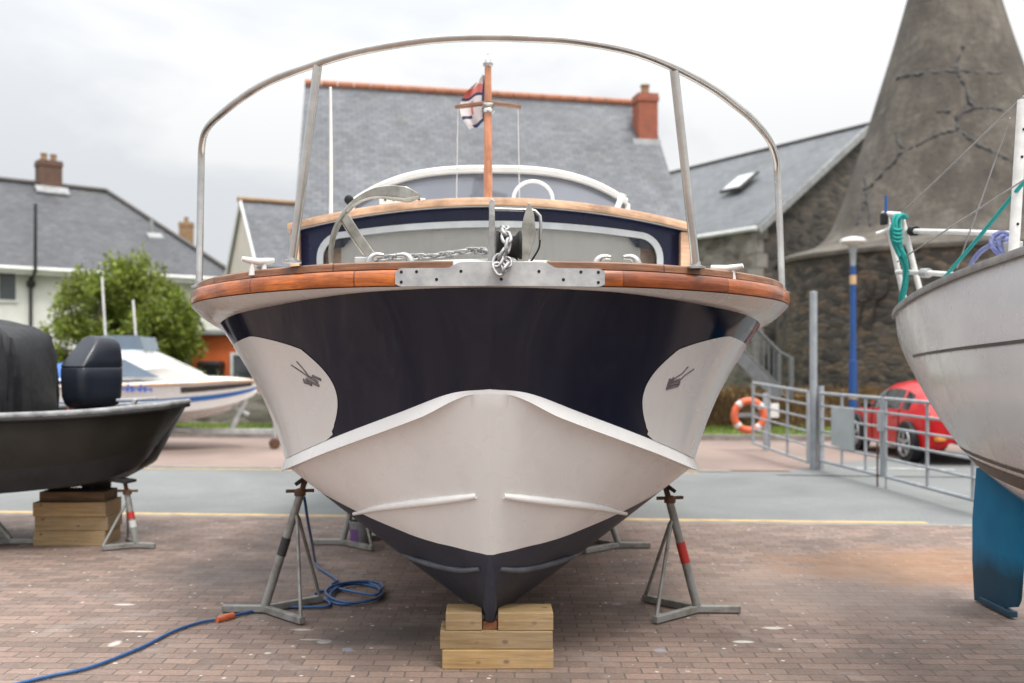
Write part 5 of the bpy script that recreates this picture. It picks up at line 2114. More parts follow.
# ------------------------------------------------------------------ street lamp
lp0 = Vector((P(853, 300, 20).x, 20, 0))
sl = thing('street_lamp', 'blue street lamp with a flat mushroom head before the kiln', 'street lamp', lp0)
m = MB()
m.tube([lp0, lp0 + Vector((0, 0, 1.55)), lp0 + Vector((0, 0, 1.56)), lp0 + Vector((0, 0, 3.45))], [.085, .08, .062, .055], 14)
m.build('pole', M['lampblue'], sl, smooth=40)
m = MB()
m.tube([lp0 + Vector((0, 0, 3.08)), lp0 + Vector((0, 0, 3.26))], .064, 14)
m.build('pole_band', M['lampband'], sl, smooth=40)
m = MB()
m.tube([lp0 + Vector((0, 0, .78)), lp0 + Vector((0, 0, .86))], .088, 14)
m.build('pole_band', M['lampband'], sl, smooth=40)
m = MB()
m.lathe([(.05, 3.45), (.06, 3.7), (.09, 3.80), (.09, 3.86), (.02, 3.87)], lp0, 16)
m.build('lamp_neck', M['grey_panel'], sl, smooth=40)
m = MB()
m.lathe([(.06, 3.84), (.25, 3.92), (.26, 3.95), (.2, 4.0), (.08, 4.03), (.001, 4.035)], lp0, 24)
m.build('lamp_head', M['whitefit'], sl, smooth=40)

# ------------------------------------------------------------------ outside staircase
sf = thing('metal_staircase', 'grey metal outside staircase with handrails at the old stone building', 'staircase', (6.0, 20.4, 0))
lo, hi = P(780, 397, 20.4), P(722, 338, 20.4)
dep = Vector((.25, 1.0, 0))
for o_ in (Vector((0, 0, 0)), dep):
    m = MB()
    m.bar(lo + o_, hi + o_, .03, .26)
    m.build('stringer', M['stair'], sf)
    rail_h = Vector((0, 0, .92))
    m = MB()
    m.tube([lo + o_ + Vector((.25, 0, -.05)), lo + o_ + rail_h + Vector((.25, 0, -.12)), lo + o_ + rail_h, hi + o_ + rail_h], .025, 8)
    m.tube([lo + o_ + Vector((.0, 0, .22)), hi + o_ + Vector((0, 0, .22))], .018, 8)
    m.build('handrail', M['stair'], sf, smooth=60)
    for k in range(12):
        q_ = lo.lerp(hi, k / 11) + o_
        MB().tube([q_ + Vector((0, 0, .05)), q_ + rail_h], .022 if k in (0, 7) else .010, 6).build('baluster', M['stair'], sf)
for k in range(8):
    q_ = lo.lerp(hi, (k + .5) / 8)
    m = MB()
    m.prism([q_ + Vector((-.14, 0, .08)), q_ + Vector((.12, 0, .08)), q_ + Vector((.12, 0, .08)) + dep, q_ + Vector((-.14, 0, .08)) + dep], (0, 0, -.05))
    m.build('tread', M['stair'], sf, bevel=.01)

# ------------------------------------------------------------------ low walls and bank
def wall_box(name, p0, p1, thick, h, mat, label, z0=0.0):
    p0, p1 = Vector(p0), Vector(p1)
    m_ = MB()
    t = (p1 - p0).normalized()
    n = Vector((-t.y, t.x, 0)) * thick
    N = max(2, int((p1 - p0).length / .5))
    loops = []
    for k in range(N + 1):
        q_ = p0.lerp(p1, k / N)
        hh = h + random.uniform(-.05, .05)
        loops.append([q_ + Vector((0, 0, z0)), q_ + Vector((0, 0, z0 + hh)), q_ + n + Vector((0, 0, z0 + hh + .02)), q_ + n + Vector((0, 0, z0))])
    m_.loft(loops)
    o_ = m_.build(name, M[mat], loc=p0)
    return tag(o_, label, 'wall')


random.seed(21)
wall_box('low_wall', (-16, 23.6, 0), (-2.0, 22.6, 0), .4, .80, 'stone', 'low grey stone wall behind the trailer, on the left')
wall_box('retaining_wall', (2.4, 22.4, 0), (8.7, 21.94, 0), .6, .86, 'stone_brown', 'low brown stone retaining wall behind the lifebuoy')
bk_ = MB()
for k in range(5200):
    x = random.uniform(3.0, 8.6)
    y = random.uniform(21.3, 22.4) - .07 * (x - 3)
    front = y < 22.05 - .07 * (x - 3)
    z = random.uniform(.05, .75) if front else .8
    p = Vector((x, 22.32 - .073 * (x - 2.4) - .04 - (random.uniform(0, .22) * (1 - z)) if front else y, z))
    h = random.uniform(.10, .28)
    a = random.uniform(0, 6.28)
    w = Vector((math.cos(a), math.sin(a) * .4, 0)) * .018
    b = Vector((random.uniform(-.12, .12), random.uniform(-.14, -.02), h * random.choice((1, .6, -.3))))
    bk_.add([p - w, p + w, p + b], [(0, 1, 2)])
o = bk_.build('dry_grass', M['drygrass'], loc=Vector((6, 22, 0)), weld=False)
struct(o, 'stuff')


# ------------------------------------------------------------------ plants
def foliage(name, blobs, n, size, mat, parent, spread=1.0):
    m_ = MB()
    tot = sum(b[1][0] * b[1][1] * b[1][2] for b in blobs)
    for c_, r_ in blobs:
        k = int(n * r_[0] * r_[1] * r_[2] / tot)
        for _ in range(k):
            v = rng.normal(size=3)
            v /= np.linalg.norm(v)
            rad = (rng.random() ** .45) * (1 + .18 * rng.normal())
            p = Vector((c_[0] + v[0] * r_[0] * rad, c_[1] + v[1] * r_[1] * rad, c_[2] + v[2] * r_[2] * rad))
            d = Vector(rng.normal(size=3)).normalized()
            d = (d + Vector((0, 0, .7))).normalized()
            s_ = Vector(rng.normal(size=3)).cross(d).normalized()
            L_ = size * (.6 + .9 * rng.random())
            m_.add([p, p + d * L_ * .5 + s_ * L_ * .2, p + d * L_, p + d * L_ * .5 - s_ * L_ * .2], [(0, 1, 2, 3)])
    return m_.build(name, mat, parent, weld=False)


tb_ = Vector((-9.35, 25.0, 0))
bush = thing('bushy_tree', 'bright green bushy tree in front of the white house', 'tree', tb_)
m = MB()
for k in range(7):
    a = 2 * math.pi * k / 7
    m.tube(smooth_path([tb_ + Vector((.08 * math.cos(a), .08 * math.sin(a), .05)), tb_ + Vector((.3 * math.cos(a), .3 * math.sin(a), 1.0)), tb_ + Vector((.9 * math.cos(a), .8 * math.sin(a), 2.2)), tb_ + Vector((1.35 * math.cos(a + .2), .9 * math.sin(a), 3.0))], 10), [.10 - .008 * j for j in range(10)], 7)
m.build('trunk', M['bark'], bush, smooth=60)
bl = []
random.seed(4)
for k in range(95):
    a = random.uniform(0, 6.28)
    rr = math.sqrt(random.random())
    x = 1.72 * rr * math.cos(a)
    y = 1.2 * rr * math.sin(a)
    top = 3.75 - .50 * abs(x) ** 1.5 - .2 * abs(y) + (.2 if -.1 < x < .8 else 0)
    z = random.uniform(.7, max(1.2, top))
    s = random.uniform(.24, .5)
    bl.append(((tb_.x + x, tb_.y + y, z), (s, s, s * random.uniform(.7, 1.1))))
for k in range(20):
    x = -1.75 + 3.4 * k / 19
    top = 3.92 - .50 * abs(x - .2) ** 1.6 + random.uniform(-.25, .2)
    bl.append(((tb_.x + x, tb_.y + random.uniform(-.3, .3), top - random.uniform(0, .25)), (.22, .24, random.uniform(.26, .42))))
foliage('crown', bl, 42000, .12, M['leaf'], bush)

hb = Vector((-6.3, 22.9, .8))
h = thing('low_shrub', 'low dark green shrub growing over the grey wall by the orange building', 'shrub', hb)
bl = [((hb.x + random.uniform(-1.1, 1.1), hb.y + random.uniform(-.1, .25), hb.z + random.uniform(0, .25)), (.3, .25, .25)) for _ in range(14)]
foliage('leaves', bl, 3500, .10, M['leaf_dark'], h)
m = MB()
for k in range(6):
    q_ = hb + Vector((-1 + .4 * k, .1, -.02))
    m.tube([q_, q_ + Vector((.05, .02, .25))], .012, 6)
m.build('stem', M['bark'], h)

# ------------------------------------------------------------------ houses
def local_frame(o_, ex):
    o_, ex = Vector(o_), Vector((ex[0], ex[1], 0)).normalized()
    ey = Vector((-ex.y, ex.x, 0))
    return lambda x, y, z: o_ + ex * x + ey * y + Vector((0, 0, z))


def slab(m_, pts_, thick=.09, mat=0):
    """A roof plane with thickness."""
    pts_ = [Vector(p) for p in pts_]
    n = (pts_[1] - pts_[0]).cross(pts_[-1] - pts_[0]).normalized()
    if n.z < 0:
        n = -n
    m_.prism(pts_, -n * thick, mat)


def house_window(W, x0, x1, z0, z1, parent, bars=1, y=-.0):
    m_ = MB()
    t = .07
    for a in ((x0, x0 + t, z0, z1), (x1 - t, x1, z0, z1), (x0 + t, x1 - t, z1 - t, z1), (x0 + t, x1 - t, z0, z0 + t)):
        m_.prism([W(a[0], -.06 + y, a[2]), W(a[1], -.06 + y, a[2]), W(a[1], -.06 + y, a[3]), W(a[0], -.06 + y, a[3])], W(0, .08, 0) - W(0, 0, 0))
    for b in range(bars):
        xm = x0 + (x1 - x0) * (b + 1) / (bars + 1)
        m_.prism([W(xm - .03, -.05 + y, z0 + t), W(xm + .03, -.05 + y, z0 + t), W(xm + .03, -.05 + y, z1 - t), W(xm - .03, -.05 + y, z1 - t)], W(0, .05, 0) - W(0, 0, 0))
    o_ = m_.build('window', M['trim_white'], parent)
    m_ = MB()
    m_.add([W(x0 + t, -.015 + y, z0 + t), W(x1 - t, -.015 + y, z0 + t), W(x1 - t, -.015 + y, z1 - t), W(x0 + t, -.015 + y, z1 - t)], [(0, 1, 2, 3)])
    m_.build('pane', M['winglass'], o_)
    return o_


def chimney(W, x, y, z0, z1, sx, sy, mat, parent, pots=2):
    m_ = MB()
    def ring(e, z):
        return [W(x - sx / 2 - e, y - sy / 2 - e, z), W(x + sx / 2 + e, y - sy / 2 - e, z), W(x + sx / 2 + e, y + sy / 2 + e, z), W(x - sx / 2 - e, y + sy / 2 + e, z)]
    m_.loft([ring(0, z0), ring(0, z1 - .22), ring(.025, z1 - .20), ring(.025, z1 - .08), ring(.01, z1 - .06), ring(.01, z1)])
    o_ = m_.build('chimney', mat, parent)
    for k in range(pots):
        m_ = MB()
        c_ = W(x + (k - (pots - 1) / 2) * .32, y, z1)
        m_.lathe([(.11, -.05), (.10, .2), (.12, .22), (.12, .26), (.09, .26)], c_, 12)
        m_.build('chimney_pot', M['pot'], o_, smooth=40)
    return o_


# long white house on the left, hipped at its right end
W = local_frame((-9.17, 35.1, 0), (.76, .65))
lh = thing('white_house', 'long white rendered house with a dark hipped slate roof, far left', 'house', W(0, 0, 0))
LN, DP, ZE, ZR = -17.0, 8.0, 4.55, 7.66
m = MB()
m.add([W(LN, 0, 0), W(0, 0, 0), W(0, DP, 0), W(LN, DP, 0), W(LN, 0, ZE), W(0, 0, ZE), W(0, DP, ZE), W(LN, DP, ZE)], [(0, 1, 5, 4), (1, 2, 6, 5), (2, 3, 7, 6), (3, 0, 4, 7)])
m.build('wall', M['render_white'], lh)
m = MB()
ov = .35
hp = 2.9
slab(m, [W(LN, -ov, ZE - .25), W(ov, -ov, ZE - .25), W(-hp, DP / 2, ZR), W(LN, DP / 2, ZR)])
slab(m, [W(ov, -ov, ZE - .25), W(ov, DP + ov, ZE - .25), W(-hp, DP / 2, ZR)])
slab(m, [W(ov, DP + ov, ZE - .25), W(LN, DP + ov, ZE - .25), W(LN, DP / 2, ZR), W(-hp, DP / 2, ZR)])
rf = m.build('roof', M['slate_dark'], lh)
m = MB()
m.tube([W(LN, DP / 2, ZR + .03), W(-hp, DP / 2, ZR + .03)], .10, 8)
m.tube([W(-hp, DP / 2, ZR + .03), W(ov, -ov, ZE - .20)], .09, 8)
m.build('ridge_tiles', M['stripe_dark'], rf, smooth=60)
chimney(W, -4.9, DP / 2, ZR - .7, 8.50, .74, .60, M['brickbrown'], rf, 2)
m = MB()
m.prism([W(-4.9 - .55, DP / 2 - .55, ZR - .36), W(-4.9 + .55, DP / 2 - .55, ZR - .36), W(-4.9 + .55, DP / 2 - .30, ZR - .12), W(-4.9 - .55, DP / 2 - .30, ZR - .12)], Vector((0, 0, .05)))
m.build('flashing', M['lead'], rf)
m = MB()
m.prism([W(LN, -ov - .02, ZE - .36), W(ov, -ov - .02, ZE - .42), W(ov, -ov - .02, ZE - .24), W(LN, -ov - .02, ZE - .24)], W(0, -.06, 0) - W(0, 0, 0))
m.tube([W(LN, -ov - .12, ZE - .24), W(ov, -ov - .12, ZE - .24)], .07, 8)
m.build('gutter', M['trim_white'], lh)
# roof window
def on_slope(x, s, lift=0.0):
    y = -ov + (DP / 2 + ov) * s
    z = (ZE - .25) + (ZR - ZE + .25) * s + lift
    return W(x, y, z)


m = MB()
m.loft([[on_slope(-2.3, .44, -.02), on_slope(-1.75, .44, -.02), on_slope(-1.75, .49, -.02), on_slope(-2.3, .49, -.02)], [on_slope(-2.3, .44, .07), on_slope(-1.75, .44, .07), on_slope(-1.75, .49, .07), on_slope(-2.3, .49, .07)]])
m.build('flashing', M['lead'], rf)
m = MB()
m.tube([on_slope(-2.05, .52, -.1), on_slope(-2.05, .52, .5)], .06, 8)
m.build('vent_pipe', M['lead'], rf, smooth=60)
for x0, x1, z0, z1 in ((-8.15, -7.0, 3.3, 4.4), (-10.2, -8.9, 3.25, 4.4), (-2.75, -2.15, 3.62, 4.12), (-1.3, -.4, 3.45, 4.15), (-5.2, -4.0, 3.1, 4.1), (-7.9, -6.6, .9, 2.1)):
    house_window(W, x0, x1, z0, z1, lh, 1)
m = MB()
m.tube([W(-6.65, -.10, .1), W(-6.65, -.10, ZE - .45)], .055, 8)
m.tube([W(-6.65, -.10, ZE - .6), W(-6.65, -ov - .2, ZE - .3), W(-6.65, -ov - .22, ZE + 1.75)], .05, 8)
m.lathe([(.05, 0), (.13, .06), (.13, .22), (.05, .24)], W(-6.65, -.12, ZE - .8), 10)
m.build('drain_pipe', M['plastic_pipe'], lh, smooth=60)
m = MB()
m.prism([W(LN, -.03, .0), W(-.0, -.03, .0), W(-.0, -.03, 1.9), W(LN, -.03, 1.9)], W(0, -.03, 0) - W(0, 0, 0))
m.build('plinth', M['render_beige'], lh)

# house further back with a yellowish chimney
W = local_frame((-14.8, 45.5, 0), (.98, .2))
bh = thing('background_house', 'small distant house with a grey roof and yellowish chimney, beyond the white house', 'house', W(0, 0, 0))
m = MB()
m.add([W(0, 0, 0), W(7, 0, 0), W(7, 6, 0), W(0, 6, 0), W(0, 0, 4.6), W(7, 0, 4.6), W(7, 6, 4.6), W(0, 6, 4.6), W(0, 3, 6.0), W(7, 3, 6.0)], [(0, 1, 5, 4), (1, 2, 6, 9, 5), (2, 3, 7, 6), (3, 0, 4, 8, 7)])
m.build('wall', M['render_beige'], bh)
m = MB()
slab(m, [W(-.2, -.3, 4.46), W(7.2, -.3, 4.46), W(7.2, 3, 6.1), W(-.2, 3, 6.1)])
slab(m, [W(-.2, 6.3, 4.46), W(7.2, 6.3, 4.46), W(7.2, 3, 6.1), W(-.2, 3, 6.1)])
rf = m.build('roof', M['slate'], bh)
chimney(W, .6, 3, 5.6, 8.2, .66, .5, M['pot'], rf, 1)

# gabled beige house
Lg, Rg = Vector((-8.21, 31.3, 0)), Vector((-6.53, 28.0, 0))
ex = (Rg - Lg).normalized()
er = Vector((-ex.y, ex.x, 0))      # along the ridge
gh = thing('gabled_house', 'beige gabled house with a slate roof left of the big roof', 'house', Lg)
ZE, ZR, LR = 4.3, 6.28, 9.0
wd = (Rg - Lg).length
up = lambda z: Vector((0, 0, z))
m = MB()
m.add([Lg, Rg, Rg + up(ZE), (Lg + Rg) / 2 + up(ZR - .05), Lg + up(ZE), Lg + er * LR, Rg + er * LR, Rg + er * LR + up(ZE), (Lg + Rg) / 2 + er * LR + up(ZR - .05), Lg + er * LR + up(ZE)],
      [(0, 1, 2, 3, 4), (1, 6, 7, 2), (6, 5, 9, 8, 7), (5, 0, 4, 9)])
m.build('wall', M['render_pale'], gh)
m = MB()
mid = (Lg + Rg) / 2
for A in (Lg, Rg):
    d = (A - mid).normalized()
    slab(m, [A + d * .12 + up(ZE - .13) - er * .05, A + d * .12 + up(ZE - .13) + er * LR, mid + up(ZR) + er * LR, mid + up(ZR) - er * .05], .05)
rf = m.build('roof', M['slate'], gh)
m = MB()
for A in (Lg, Rg):
    d = (A - mid).normalized()
    m.bar(A + d * .10 + up(ZE - .14) - er * .08, mid + up(ZR - .02) - er * .08, .05, .13)
m.build('verge_board', M['trim_white'], rf)
MB().tube([mid + up(ZR + .04) - er * .15, mid + up(ZR + .04) + er * LR], .08, 8).build('ridge_tiles', M['pot'], rf, smooth=60)

# the big roof straight behind the boat
RL, RR = Vector((-4.555, 24.5, 8.33)), Vector((4.16, 26.0, 8.20))
EL, ER = Vector((-4.02, 20.0, 3.2)), Vector((4.60, 21.5, 3.2))
bhs = thing('slate_roofed_house', 'large house whose grey slate roof rises behind the boat, red chimney at its right', 'house', (0, 21, 0))
m = MB()
nrm = Vector((.17, -.985, 0))
BL, BR = RL - nrm * 4.5, RR - nrm * 4.5
BL.z = BR.z = 3.2
slab(m, [EL, ER, RR, RL], .12)
slab(m, [Vector((BL.x, BL.y, 3.2)), Vector((BR.x, BR.y, 3.2)), RR, RL], .12)
rf = m.build('roof', M['slate'], bhs)
m = MB()
il, ir, jl, jr = EL + Vector((.25, .3, 0)), ER + Vector((-.2, .3, 0)), BL + Vector((.25, -.3, 0)), BR + Vector((-.2, -.3, 0))
flo = [Vector((p.x, p.y, 0)) for p in (il, ir, jr, jl)]
topz = [Vector((p.x, p.y, 3.35)) for p in (il, ir, jr, jl)]
ml, mr = RL + Vector((.25, 0, -.22)), RR + Vector((-.2, 0, -.22))
m.add(flo + topz + [ml, mr], [(0, 1, 5, 4), (1, 2, 6, 9, 5), (2, 3, 7, 6), (3, 0, 4, 8, 7)])
m.build('wall', M['render_white'], bhs)
N = 22
m = MB()
for k in range(N):
    a, b = RL.lerp(RR, k / N), RL.lerp(RR, (k + .96) / N)
    m.tube([a + up(.03), b + up(.035)], .10, 8)
m.build('ridge_tiles', M['ridge'], rf, smooth=60)
fr = local_frame((RR.x - .30, RR.y - .9, 0), (RR - RL)[:2])
ch = chimney(fr, .05, 0, 6.4, 8.22, .50, .52, M['brickred'], rf, 1)
m = MB()
m.prism([fr(-.36, -.36, 6.78), fr(.36, -.36, 6.78), fr(.36, -.30, 7.05), fr(-.36, -.30, 7.05)], fr(0, .05, .02) - fr(0, 0, 0))
m.build('flashing', M['lead'], rf)
fr2 = local_frame((EL.x, EL.y + .3, 0), (ER - EL)[:2])
for x0 in (1.0, 3.4, 5.8):
    house_window(fr2, x0, x0 + 1.2, 1.2, 2.6, bhs, 1)

# stone building with skylight
C0 = Vector((5.92, 22.0, 0)) * 1.3
e_ = Vector((-.50, .866, 0)).normalized()
g_ = Vector((.83, .555, 0)).normalized()
sb = thing('stone_building', 'old rubble stone building with a slate roof and skylight beside the kiln', 'building', C0)
ZE, ZR, LR, HW = 5.53, 8.88, 17.0, 4.87
m = MB()
A0, A1, A2 = C0, C0 + g_ * HW * 2, C0 + g_ * HW
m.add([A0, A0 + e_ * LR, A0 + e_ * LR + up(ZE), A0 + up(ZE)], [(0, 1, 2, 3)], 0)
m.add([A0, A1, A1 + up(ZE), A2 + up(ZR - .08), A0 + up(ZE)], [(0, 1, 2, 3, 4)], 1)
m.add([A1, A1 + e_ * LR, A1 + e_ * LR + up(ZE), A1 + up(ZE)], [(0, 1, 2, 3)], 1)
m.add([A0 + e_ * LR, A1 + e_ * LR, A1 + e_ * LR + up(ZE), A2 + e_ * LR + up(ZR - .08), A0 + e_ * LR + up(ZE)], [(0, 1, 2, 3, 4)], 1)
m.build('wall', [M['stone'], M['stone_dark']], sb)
m = MB()
for k in range(13):
    w1, w2 = (.42, .24) if k % 2 else (.24, .42)
    z0 = .42 * k
    m.prism([C0 + e_ * w1 - g_ * .0 + Vector((-.012, -.012, z0)), C0 + Vector((-.012, -.018, z0)), C0 + g_ * w2 + Vector((.0, -.018, z0)), C0 + g_ * w2 + e_ * .1 + up(z0), C0 + e_ * w1 + g_ * .1 + up(z0)], up(.405))
m.build('quoin', M['quoin'], sb, bevel=.015)
m = MB()
slope = (ZR - ZE) / HW
slab(m, [C0 - g_ * .2 + up(ZE - .2 * slope) - e_ * .2, C0 - g_ * .2 + up(ZE - .2 * slope) + e_ * (LR + .2), A2 + up(ZR) + e_ * (LR + .2), A2 + up(ZR) - e_ * .2], .1)
slab(m, [A1 + g_ * .2 + up(ZE - .2 * slope) - e_ * .2, A1 + g_ * .2 + up(ZE - .2 * slope) + e_ * (LR + .2), A2 + up(ZR) + e_ * (LR + .2), A2 + up(ZR) - e_ * .2], .1)
rf = m.build('roof', M['slate_flat'], sb)
m = MB()
m.bar(C0 - g_ * .2 + up(ZE - .30) - e_ * .23, A2 + up(ZR - .1) - e_ * .23, .06, .20)
m.bar(A1 + g_ * .2 + up(ZE - .30) - e_ * .23, A2 + up(ZR - .1) - e_ * .23, .06, .20)
m.build('verge_board', M['lead'], rf)
m = MB()
m.tube([C0 - g_ * .27 + up(ZE - .24) - e_ * .2, C0 - g_ * .27 + up(ZE - .24) + e_ * LR], .07, 8)
m.build('gutter', M['trim_white'], rf)
MB().tube([A2 + up(ZR + .03) - e_ * .2, A2 + up(ZR + .03) + e_ * LR], .07, 8).build('ridge_tiles', M['stripe_dark'], rf, smooth=60)


def slope_hit(px, py):
    """Where the view ray through a pixel meets the near roof plane."""
    n = Vector((0, 0, 1)) - g_ * slope
    p0 = C0 + up(ZE)
    d = P(px, py, 1) - Vector((0, 0, H))
    o_ = Vector((0, 0, H))
    t = (p0 - o_).dot(n) / d.dot(n)
    return o_ + d * t, n.normalized()


q, nq = slope_hit(740, 184)
sdir = (g_ + up(slope)).normalized()
m = MB()
cs_ = []
for a, b in ((-1, -1), (1, -1), (1, 1), (-1, 1)):
    cs_.append(q + e_ * a * .46 + sdir * b * .55)
m.prism([p + nq * .02 for p in cs_], nq * .09)
fo = m.build('skylight_frame', M['stripe_dark'], rf)
m = MB()
m.add([q + e_ * a * .38 + sdir * b * .47 + nq * .115 for a, b in ((-1, -1), (1, -1), (1, 1), (-1, 1))], [(0, 1, 2, 3)])
m.build('skylight_pane', M['skylight'], fo)

# ------------------------------------------------------------------ kiln
KD = 25.0
KS = KD / 27.0
KC = Vector((P(952, 300, KD).x, KD, 0))
kn = thing('bottle_kiln', 'huge weathered cone shaped kiln with dark cracks, on a stone drum', 'kiln', KC)
cone_prof = [(3.72, 4.55), (3.32, 4.85), (3.10, 5.2), (2.78, 6.0), (2.35, 7.3), (1.92, 8.7), (1.50, 10.1), (1.17, 11.3), (.95, 12.2), (.80, 13.2), (.86, 13.4), (.86, 13.6), (.6, 13.6)]
prof_d = [(r_ * KS, H + (z - H) * KS) for r_, z in [tuple(q) for q in catmull(cone_prof[:10], 60)] + cone_prof[10:]]
m = MB()
m.lathe(prof_d, KC, 72)
m.build('cone', M['kiln'], kn, smooth=40)
m = MB()
m.lathe([(r_ * KS, max(0, H + (z - H) * KS)) for r_, z in [(4.60, -.13), (4.58, 2.0), (4.56, 4.25)]], KC, 72, capped=False)
m.build('drum', M['stone_kiln'], kn, smooth=40)
m = MB()
m.lathe([(r_ * KS, H + (z - H) * KS) for r_, z in [(4.50, 4.14), (4.66, 4.16), (4.66, 4.26), (4.35, 4.40), (3.70, 4.56), (3.4, 4.60)]], KC, 72, capped=False)
m.build('shoulder', M['kiln'], kn, smooth=30)


def cone_hit(px, py, off=.0):
    """Front point of the cone under a pixel."""
    d = (P(px, py, 1) - Vector((0, 0, H)))
    o_ = Vector((0, 0, H))
    zs_ = [z for r_, z in prof_d[:60]]
    rs_ = [r_ for r_, z in prof_d[:60]]
    for t in np.arange(19.0, 27.0, .02):
        p = o_ + d * t
        r_ = np.interp(p.z, zs_, rs_)
        if (p - KC).xy.length <= r_:
            n = Vector((p.x - KC.x, p.y - KC.y, 0)).normalized()
            return p + n * off
    return None


cracks = [[(896, 79), (912, 75), (932, 72), (955, 71), (980, 73), (1008, 74)], [(963, 48), (958, 60), (956, 72), (962, 80), (966, 90), (969, 100), (974, 108), (964, 113), (956, 118), (958, 131)],
          [(974, 108), (990, 108), (1006, 112)], [(864, 190), (872, 185), (884, 172), (894, 162), (900, 154), (912, 148), (926, 141), (940, 134), (956, 130), (966, 136), (976, 143), (992, 152), (1010, 160), (1024, 170)],
          [(896, 134), (898, 142), (905, 150)], [(865, 176), (866, 195), (869, 212), (871, 230)], [(866, 200), (860, 214), (857, 228)], [(938, 112), (948, 112), (956, 116)]]
m = MB()
for cr_ in cracks:
    pts = []
    for (a, b) in zip(cr_[:-1], cr_[1:]):
        for k in range(6):
            f_ = k / 6
            jx, jy = random.uniform(-1, 1), random.uniform(-1, 1)
            h_ = cone_hit(a[0] + (b[0] - a[0]) * f_ + jx, a[1] + (b[1] - a[1]) * f_ + jy, -.022)
            if h_:
                pts.append(h_)
    if len(pts) > 3:
        m.tube(pts, [.046 + random.uniform(-.018, .024) for _ in pts], 6)
m.build('crack_filling', M['crack'], kn, smooth=60)
for px, py in ((830, 298), (858, 296)):
    c_ = P(px, py, 21.4)
    d_ = Vector((c_.x - KC.x, c_.y - KC.y, 0)).normalized()
    c_ = Vector((KC.x, KC.y, c_.z)) + d_ * 4.60 * KS
    tdir = Vector((-d_.y, d_.x, 0))
    m = MB()
    m.tube(smooth_path([c_ + tdir * -.28 + up(.42), c_ + tdir * -.22 + up(.1), c_ + up(-.02), c_ + tdir * .22 + up(.1), c_ + tdir * .28 + up(.42)], 14), .024, 6)
    m.tube([c_, c_ + tdir * -.12 + up(-.62)], .024, 6)
    m.build('tie_plate', M['tie'], kn, smooth=60)

# orange building and the black bin
W = local_frame((-7.95, 26.5, 0), (1, 0))
ob_ = thing('orange_building', 'low orange painted building with a white window behind the cruiser bow', 'building', W(0, 0, 0))
m = MB()
m.box(W(1.5, 1.5, 1.1), (3.0, 3.0, 2.2))
m.build('wall', M['orange'], ob_)
m = MB()
m.box(W(1.5, 1.45, 2.28), (3.3, 3.3, .14))
m.build('roof', M['lead'], ob_, bevel=.02)
house_window(W, 1.05, 1.75, .95, 1.75, ob_, 0)
m = MB()
m.box(W(-.35, .6, 1.35), (.62, .6, 2.7))
tag(m.build('garden_pillar', M['render_white'], loc=W(-.35, .6, 0), bevel=.02), 'pale rendered pillar left of the orange building', 'pillar')
bc = W(.62, -.35, 0)
bn = thing('wheelie_bin', 'black wheeled bin standing against the orange wall', 'bin', bc)
m = MB()
m.loft([[bc + Vector((a * .20, b * .22, .05)) for a, b in ((-1, -1), (1, -1), (1, 1), (-1, 1))], [bc + Vector((a * .29, b * .32, 1.42)) for a, b in ((-1, -1), (1, -1), (1, 1), (-1, 1))]])
m.build('bin_body', M['black'], bn, bevel=.02)
m = MB()
m.loft([[bc + Vector((a * .31, b * .34, 1.425)) for a, b in ((-1, -1), (1, -1), (1, 1), (-1, 1))], [bc + Vector((a * .26, b * .28, 1.52)) for a, b in ((-1, -1), (1, -1), (1, 1), (-1, 1))]])
m.build('bin_lid', M['black'], bn, bevel=.02)
for s in (-1, 1):
    MB().lathe([(.02, -.03), (.1, -.03), (.1, .03), (.02, .03)], bc + Vector((s * .24, .22, .10)), 16, Matrix.Rotation(R(90), 3, 'Y')).build('wheel', M['tyre'], bn)

# ------------------------------------------------------------------ light, sky, camera
w = bpy.data.worlds.new('World')
sc.world = w
w.use_nodes = True
nt = w.node_tree
for n_ in list(nt.nodes):
    nt.nodes.remove(n_)
N = nt.nodes.new
out = N('ShaderNodeOutputWorld')
bg = N('ShaderNodeBackground')
bg.inputs['Strength'].default_value = .1
sky = N('ShaderNodeTexSky')
sky.sky_type = 'NISHITA'
sky.sun_disc = False
SUN_EL, SUN_AZ = R(64), R(150)
sky.sun_elevation = SUN_EL
sky.sun_rotation = SUN_AZ
tcd = N('ShaderNodeTexCoord')
sep = N('ShaderNodeSeparateXYZ')
nt.links.new(tcd.outputs['Generated'], sep.inputs[0])
mp = N('ShaderNodeMapping')
mp.inputs['Scale'].default_value = (1.6, 1.6, 3.6)
mp.inputs['Location'].default_value = (.35, .2, .0)
nt.links.new(tcd.outputs['Generated'], mp.inputs[0])
nz = N('ShaderNodeTexNoise')
nz.inputs['Scale'].default_value = 1.9
nz.inputs['Detail'].default_value = 7
nz.inputs['Roughness'].default_value = .52
nz.inputs['Distortion'].default_value = .25
nt.links.new(mp.outputs[0], nz.inputs['Vector'])


def wm(op, a, b=0.0, clamp=False):
    n_ = N('ShaderNodeMath')
    n_.operation = op
    n_.use_clamp = clamp
    for i, v_ in enumerate((a, b)):
        if isinstance(v_, bpy.types.NodeSocket):
            nt.links.new(v_, n_.inputs[i])
        else:
            n_.inputs[i].default_value = v_
    return n_.outputs[0]


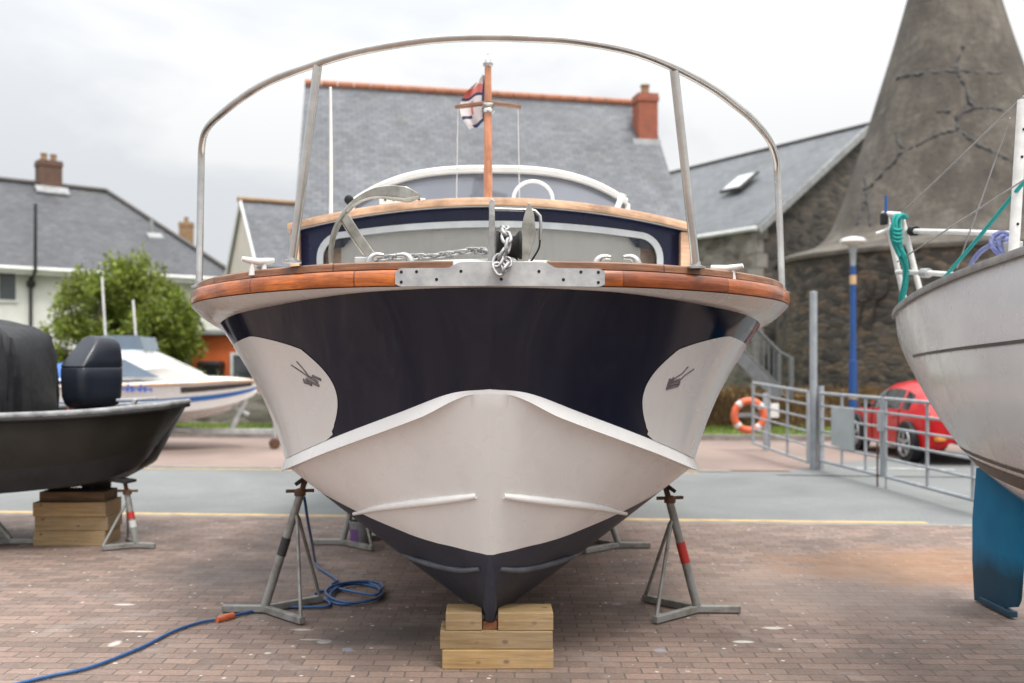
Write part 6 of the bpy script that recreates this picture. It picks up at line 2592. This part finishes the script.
el = wm('MAXIMUM', sep.outputs[2], 0.0)
base = wm('ADD', wm('MULTIPLY', wm('POWER', el, 2.3), 40.0), 8.8)            # overcast sky: brighter overhead
left_dark = wm('MULTIPLY', wm('SUBTRACT', .0, sep.outputs[0], ), 1.0)
cl = N('ShaderNodeValToRGB')
cl.color_ramp.elements[0].position, cl.color_ramp.elements[1].position = .42, .57
cl.color_ramp.elements[0].color = (.825, .85, .88, 1)
cl.color_ramp.elements[1].color = (1.0, 1.0, 1.0, 1)
shift = wm('ADD', nz.outputs['Fac'], wm('MULTIPLY', sep.outputs[0], .22))
nt.links.new(shift, cl.inputs['Fac'])
mul = N('ShaderNodeVectorMath')
mul.operation = 'SCALE'
nt.links.new(cl.outputs[0], mul.inputs[0])
nt.links.new(base, mul.inputs['Scale'])
mx = N('ShaderNodeMix')
mx.data_type = 'RGBA'
mx.inputs[0].default_value = .94
nt.links.new(sky.outputs[0], mx.inputs[6])
nt.links.new(mul.outputs[0], mx.inputs[7])
nt.links.new(mx.outputs[2], bg.inputs['Color'])
nt.links.new(bg.outputs[0], out.inputs['Surface'])

sl_ = bpy.data.lights.new('sun', 'SUN')
sl_.energy = 2.5
sl_.angle = R(13)
sl_.color = (1, .96, .9)
so = bpy.data.objects.new('sun', sl_)
COL.objects.link(so)
# Nishita: rotation 0 puts the sun towards +Y, turning clockwise
sd = Vector((math.sin(SUN_AZ) * math.cos(SUN_EL), math.cos(SUN_AZ) * math.cos(SUN_EL), math.sin(SUN_EL)))
so.rotation_euler = (-sd).to_track_quat('-Z', 'Y').to_euler()

cam = bpy.data.cameras.new('camera')
cam.lens, cam.sensor_width = 35, 36
cam.shift_x = (512 - VX) / 1024
cam.shift_y = (VY - 341.5) / 1024
cam.clip_end = 3000
cam.dof.use_dof = True
cam.dof.focus_distance = 4.75
cam.dof.aperture_fstop = 1.6
co = bpy.data.objects.new('camera', cam)
COL.objects.link(co)
co.location = (0, 0, H)
co.rotation_euler = (R(90), 0, 0)
sc.camera = co

sc.view_settings.view_transform = 'Standard'
sc.view_settings.look = 'None'
sc.view_settings.exposure = 0
sc.view_settings.gamma = 1
sc.cycles.use_denoising = True
sc.cycles.max_bounces = 6
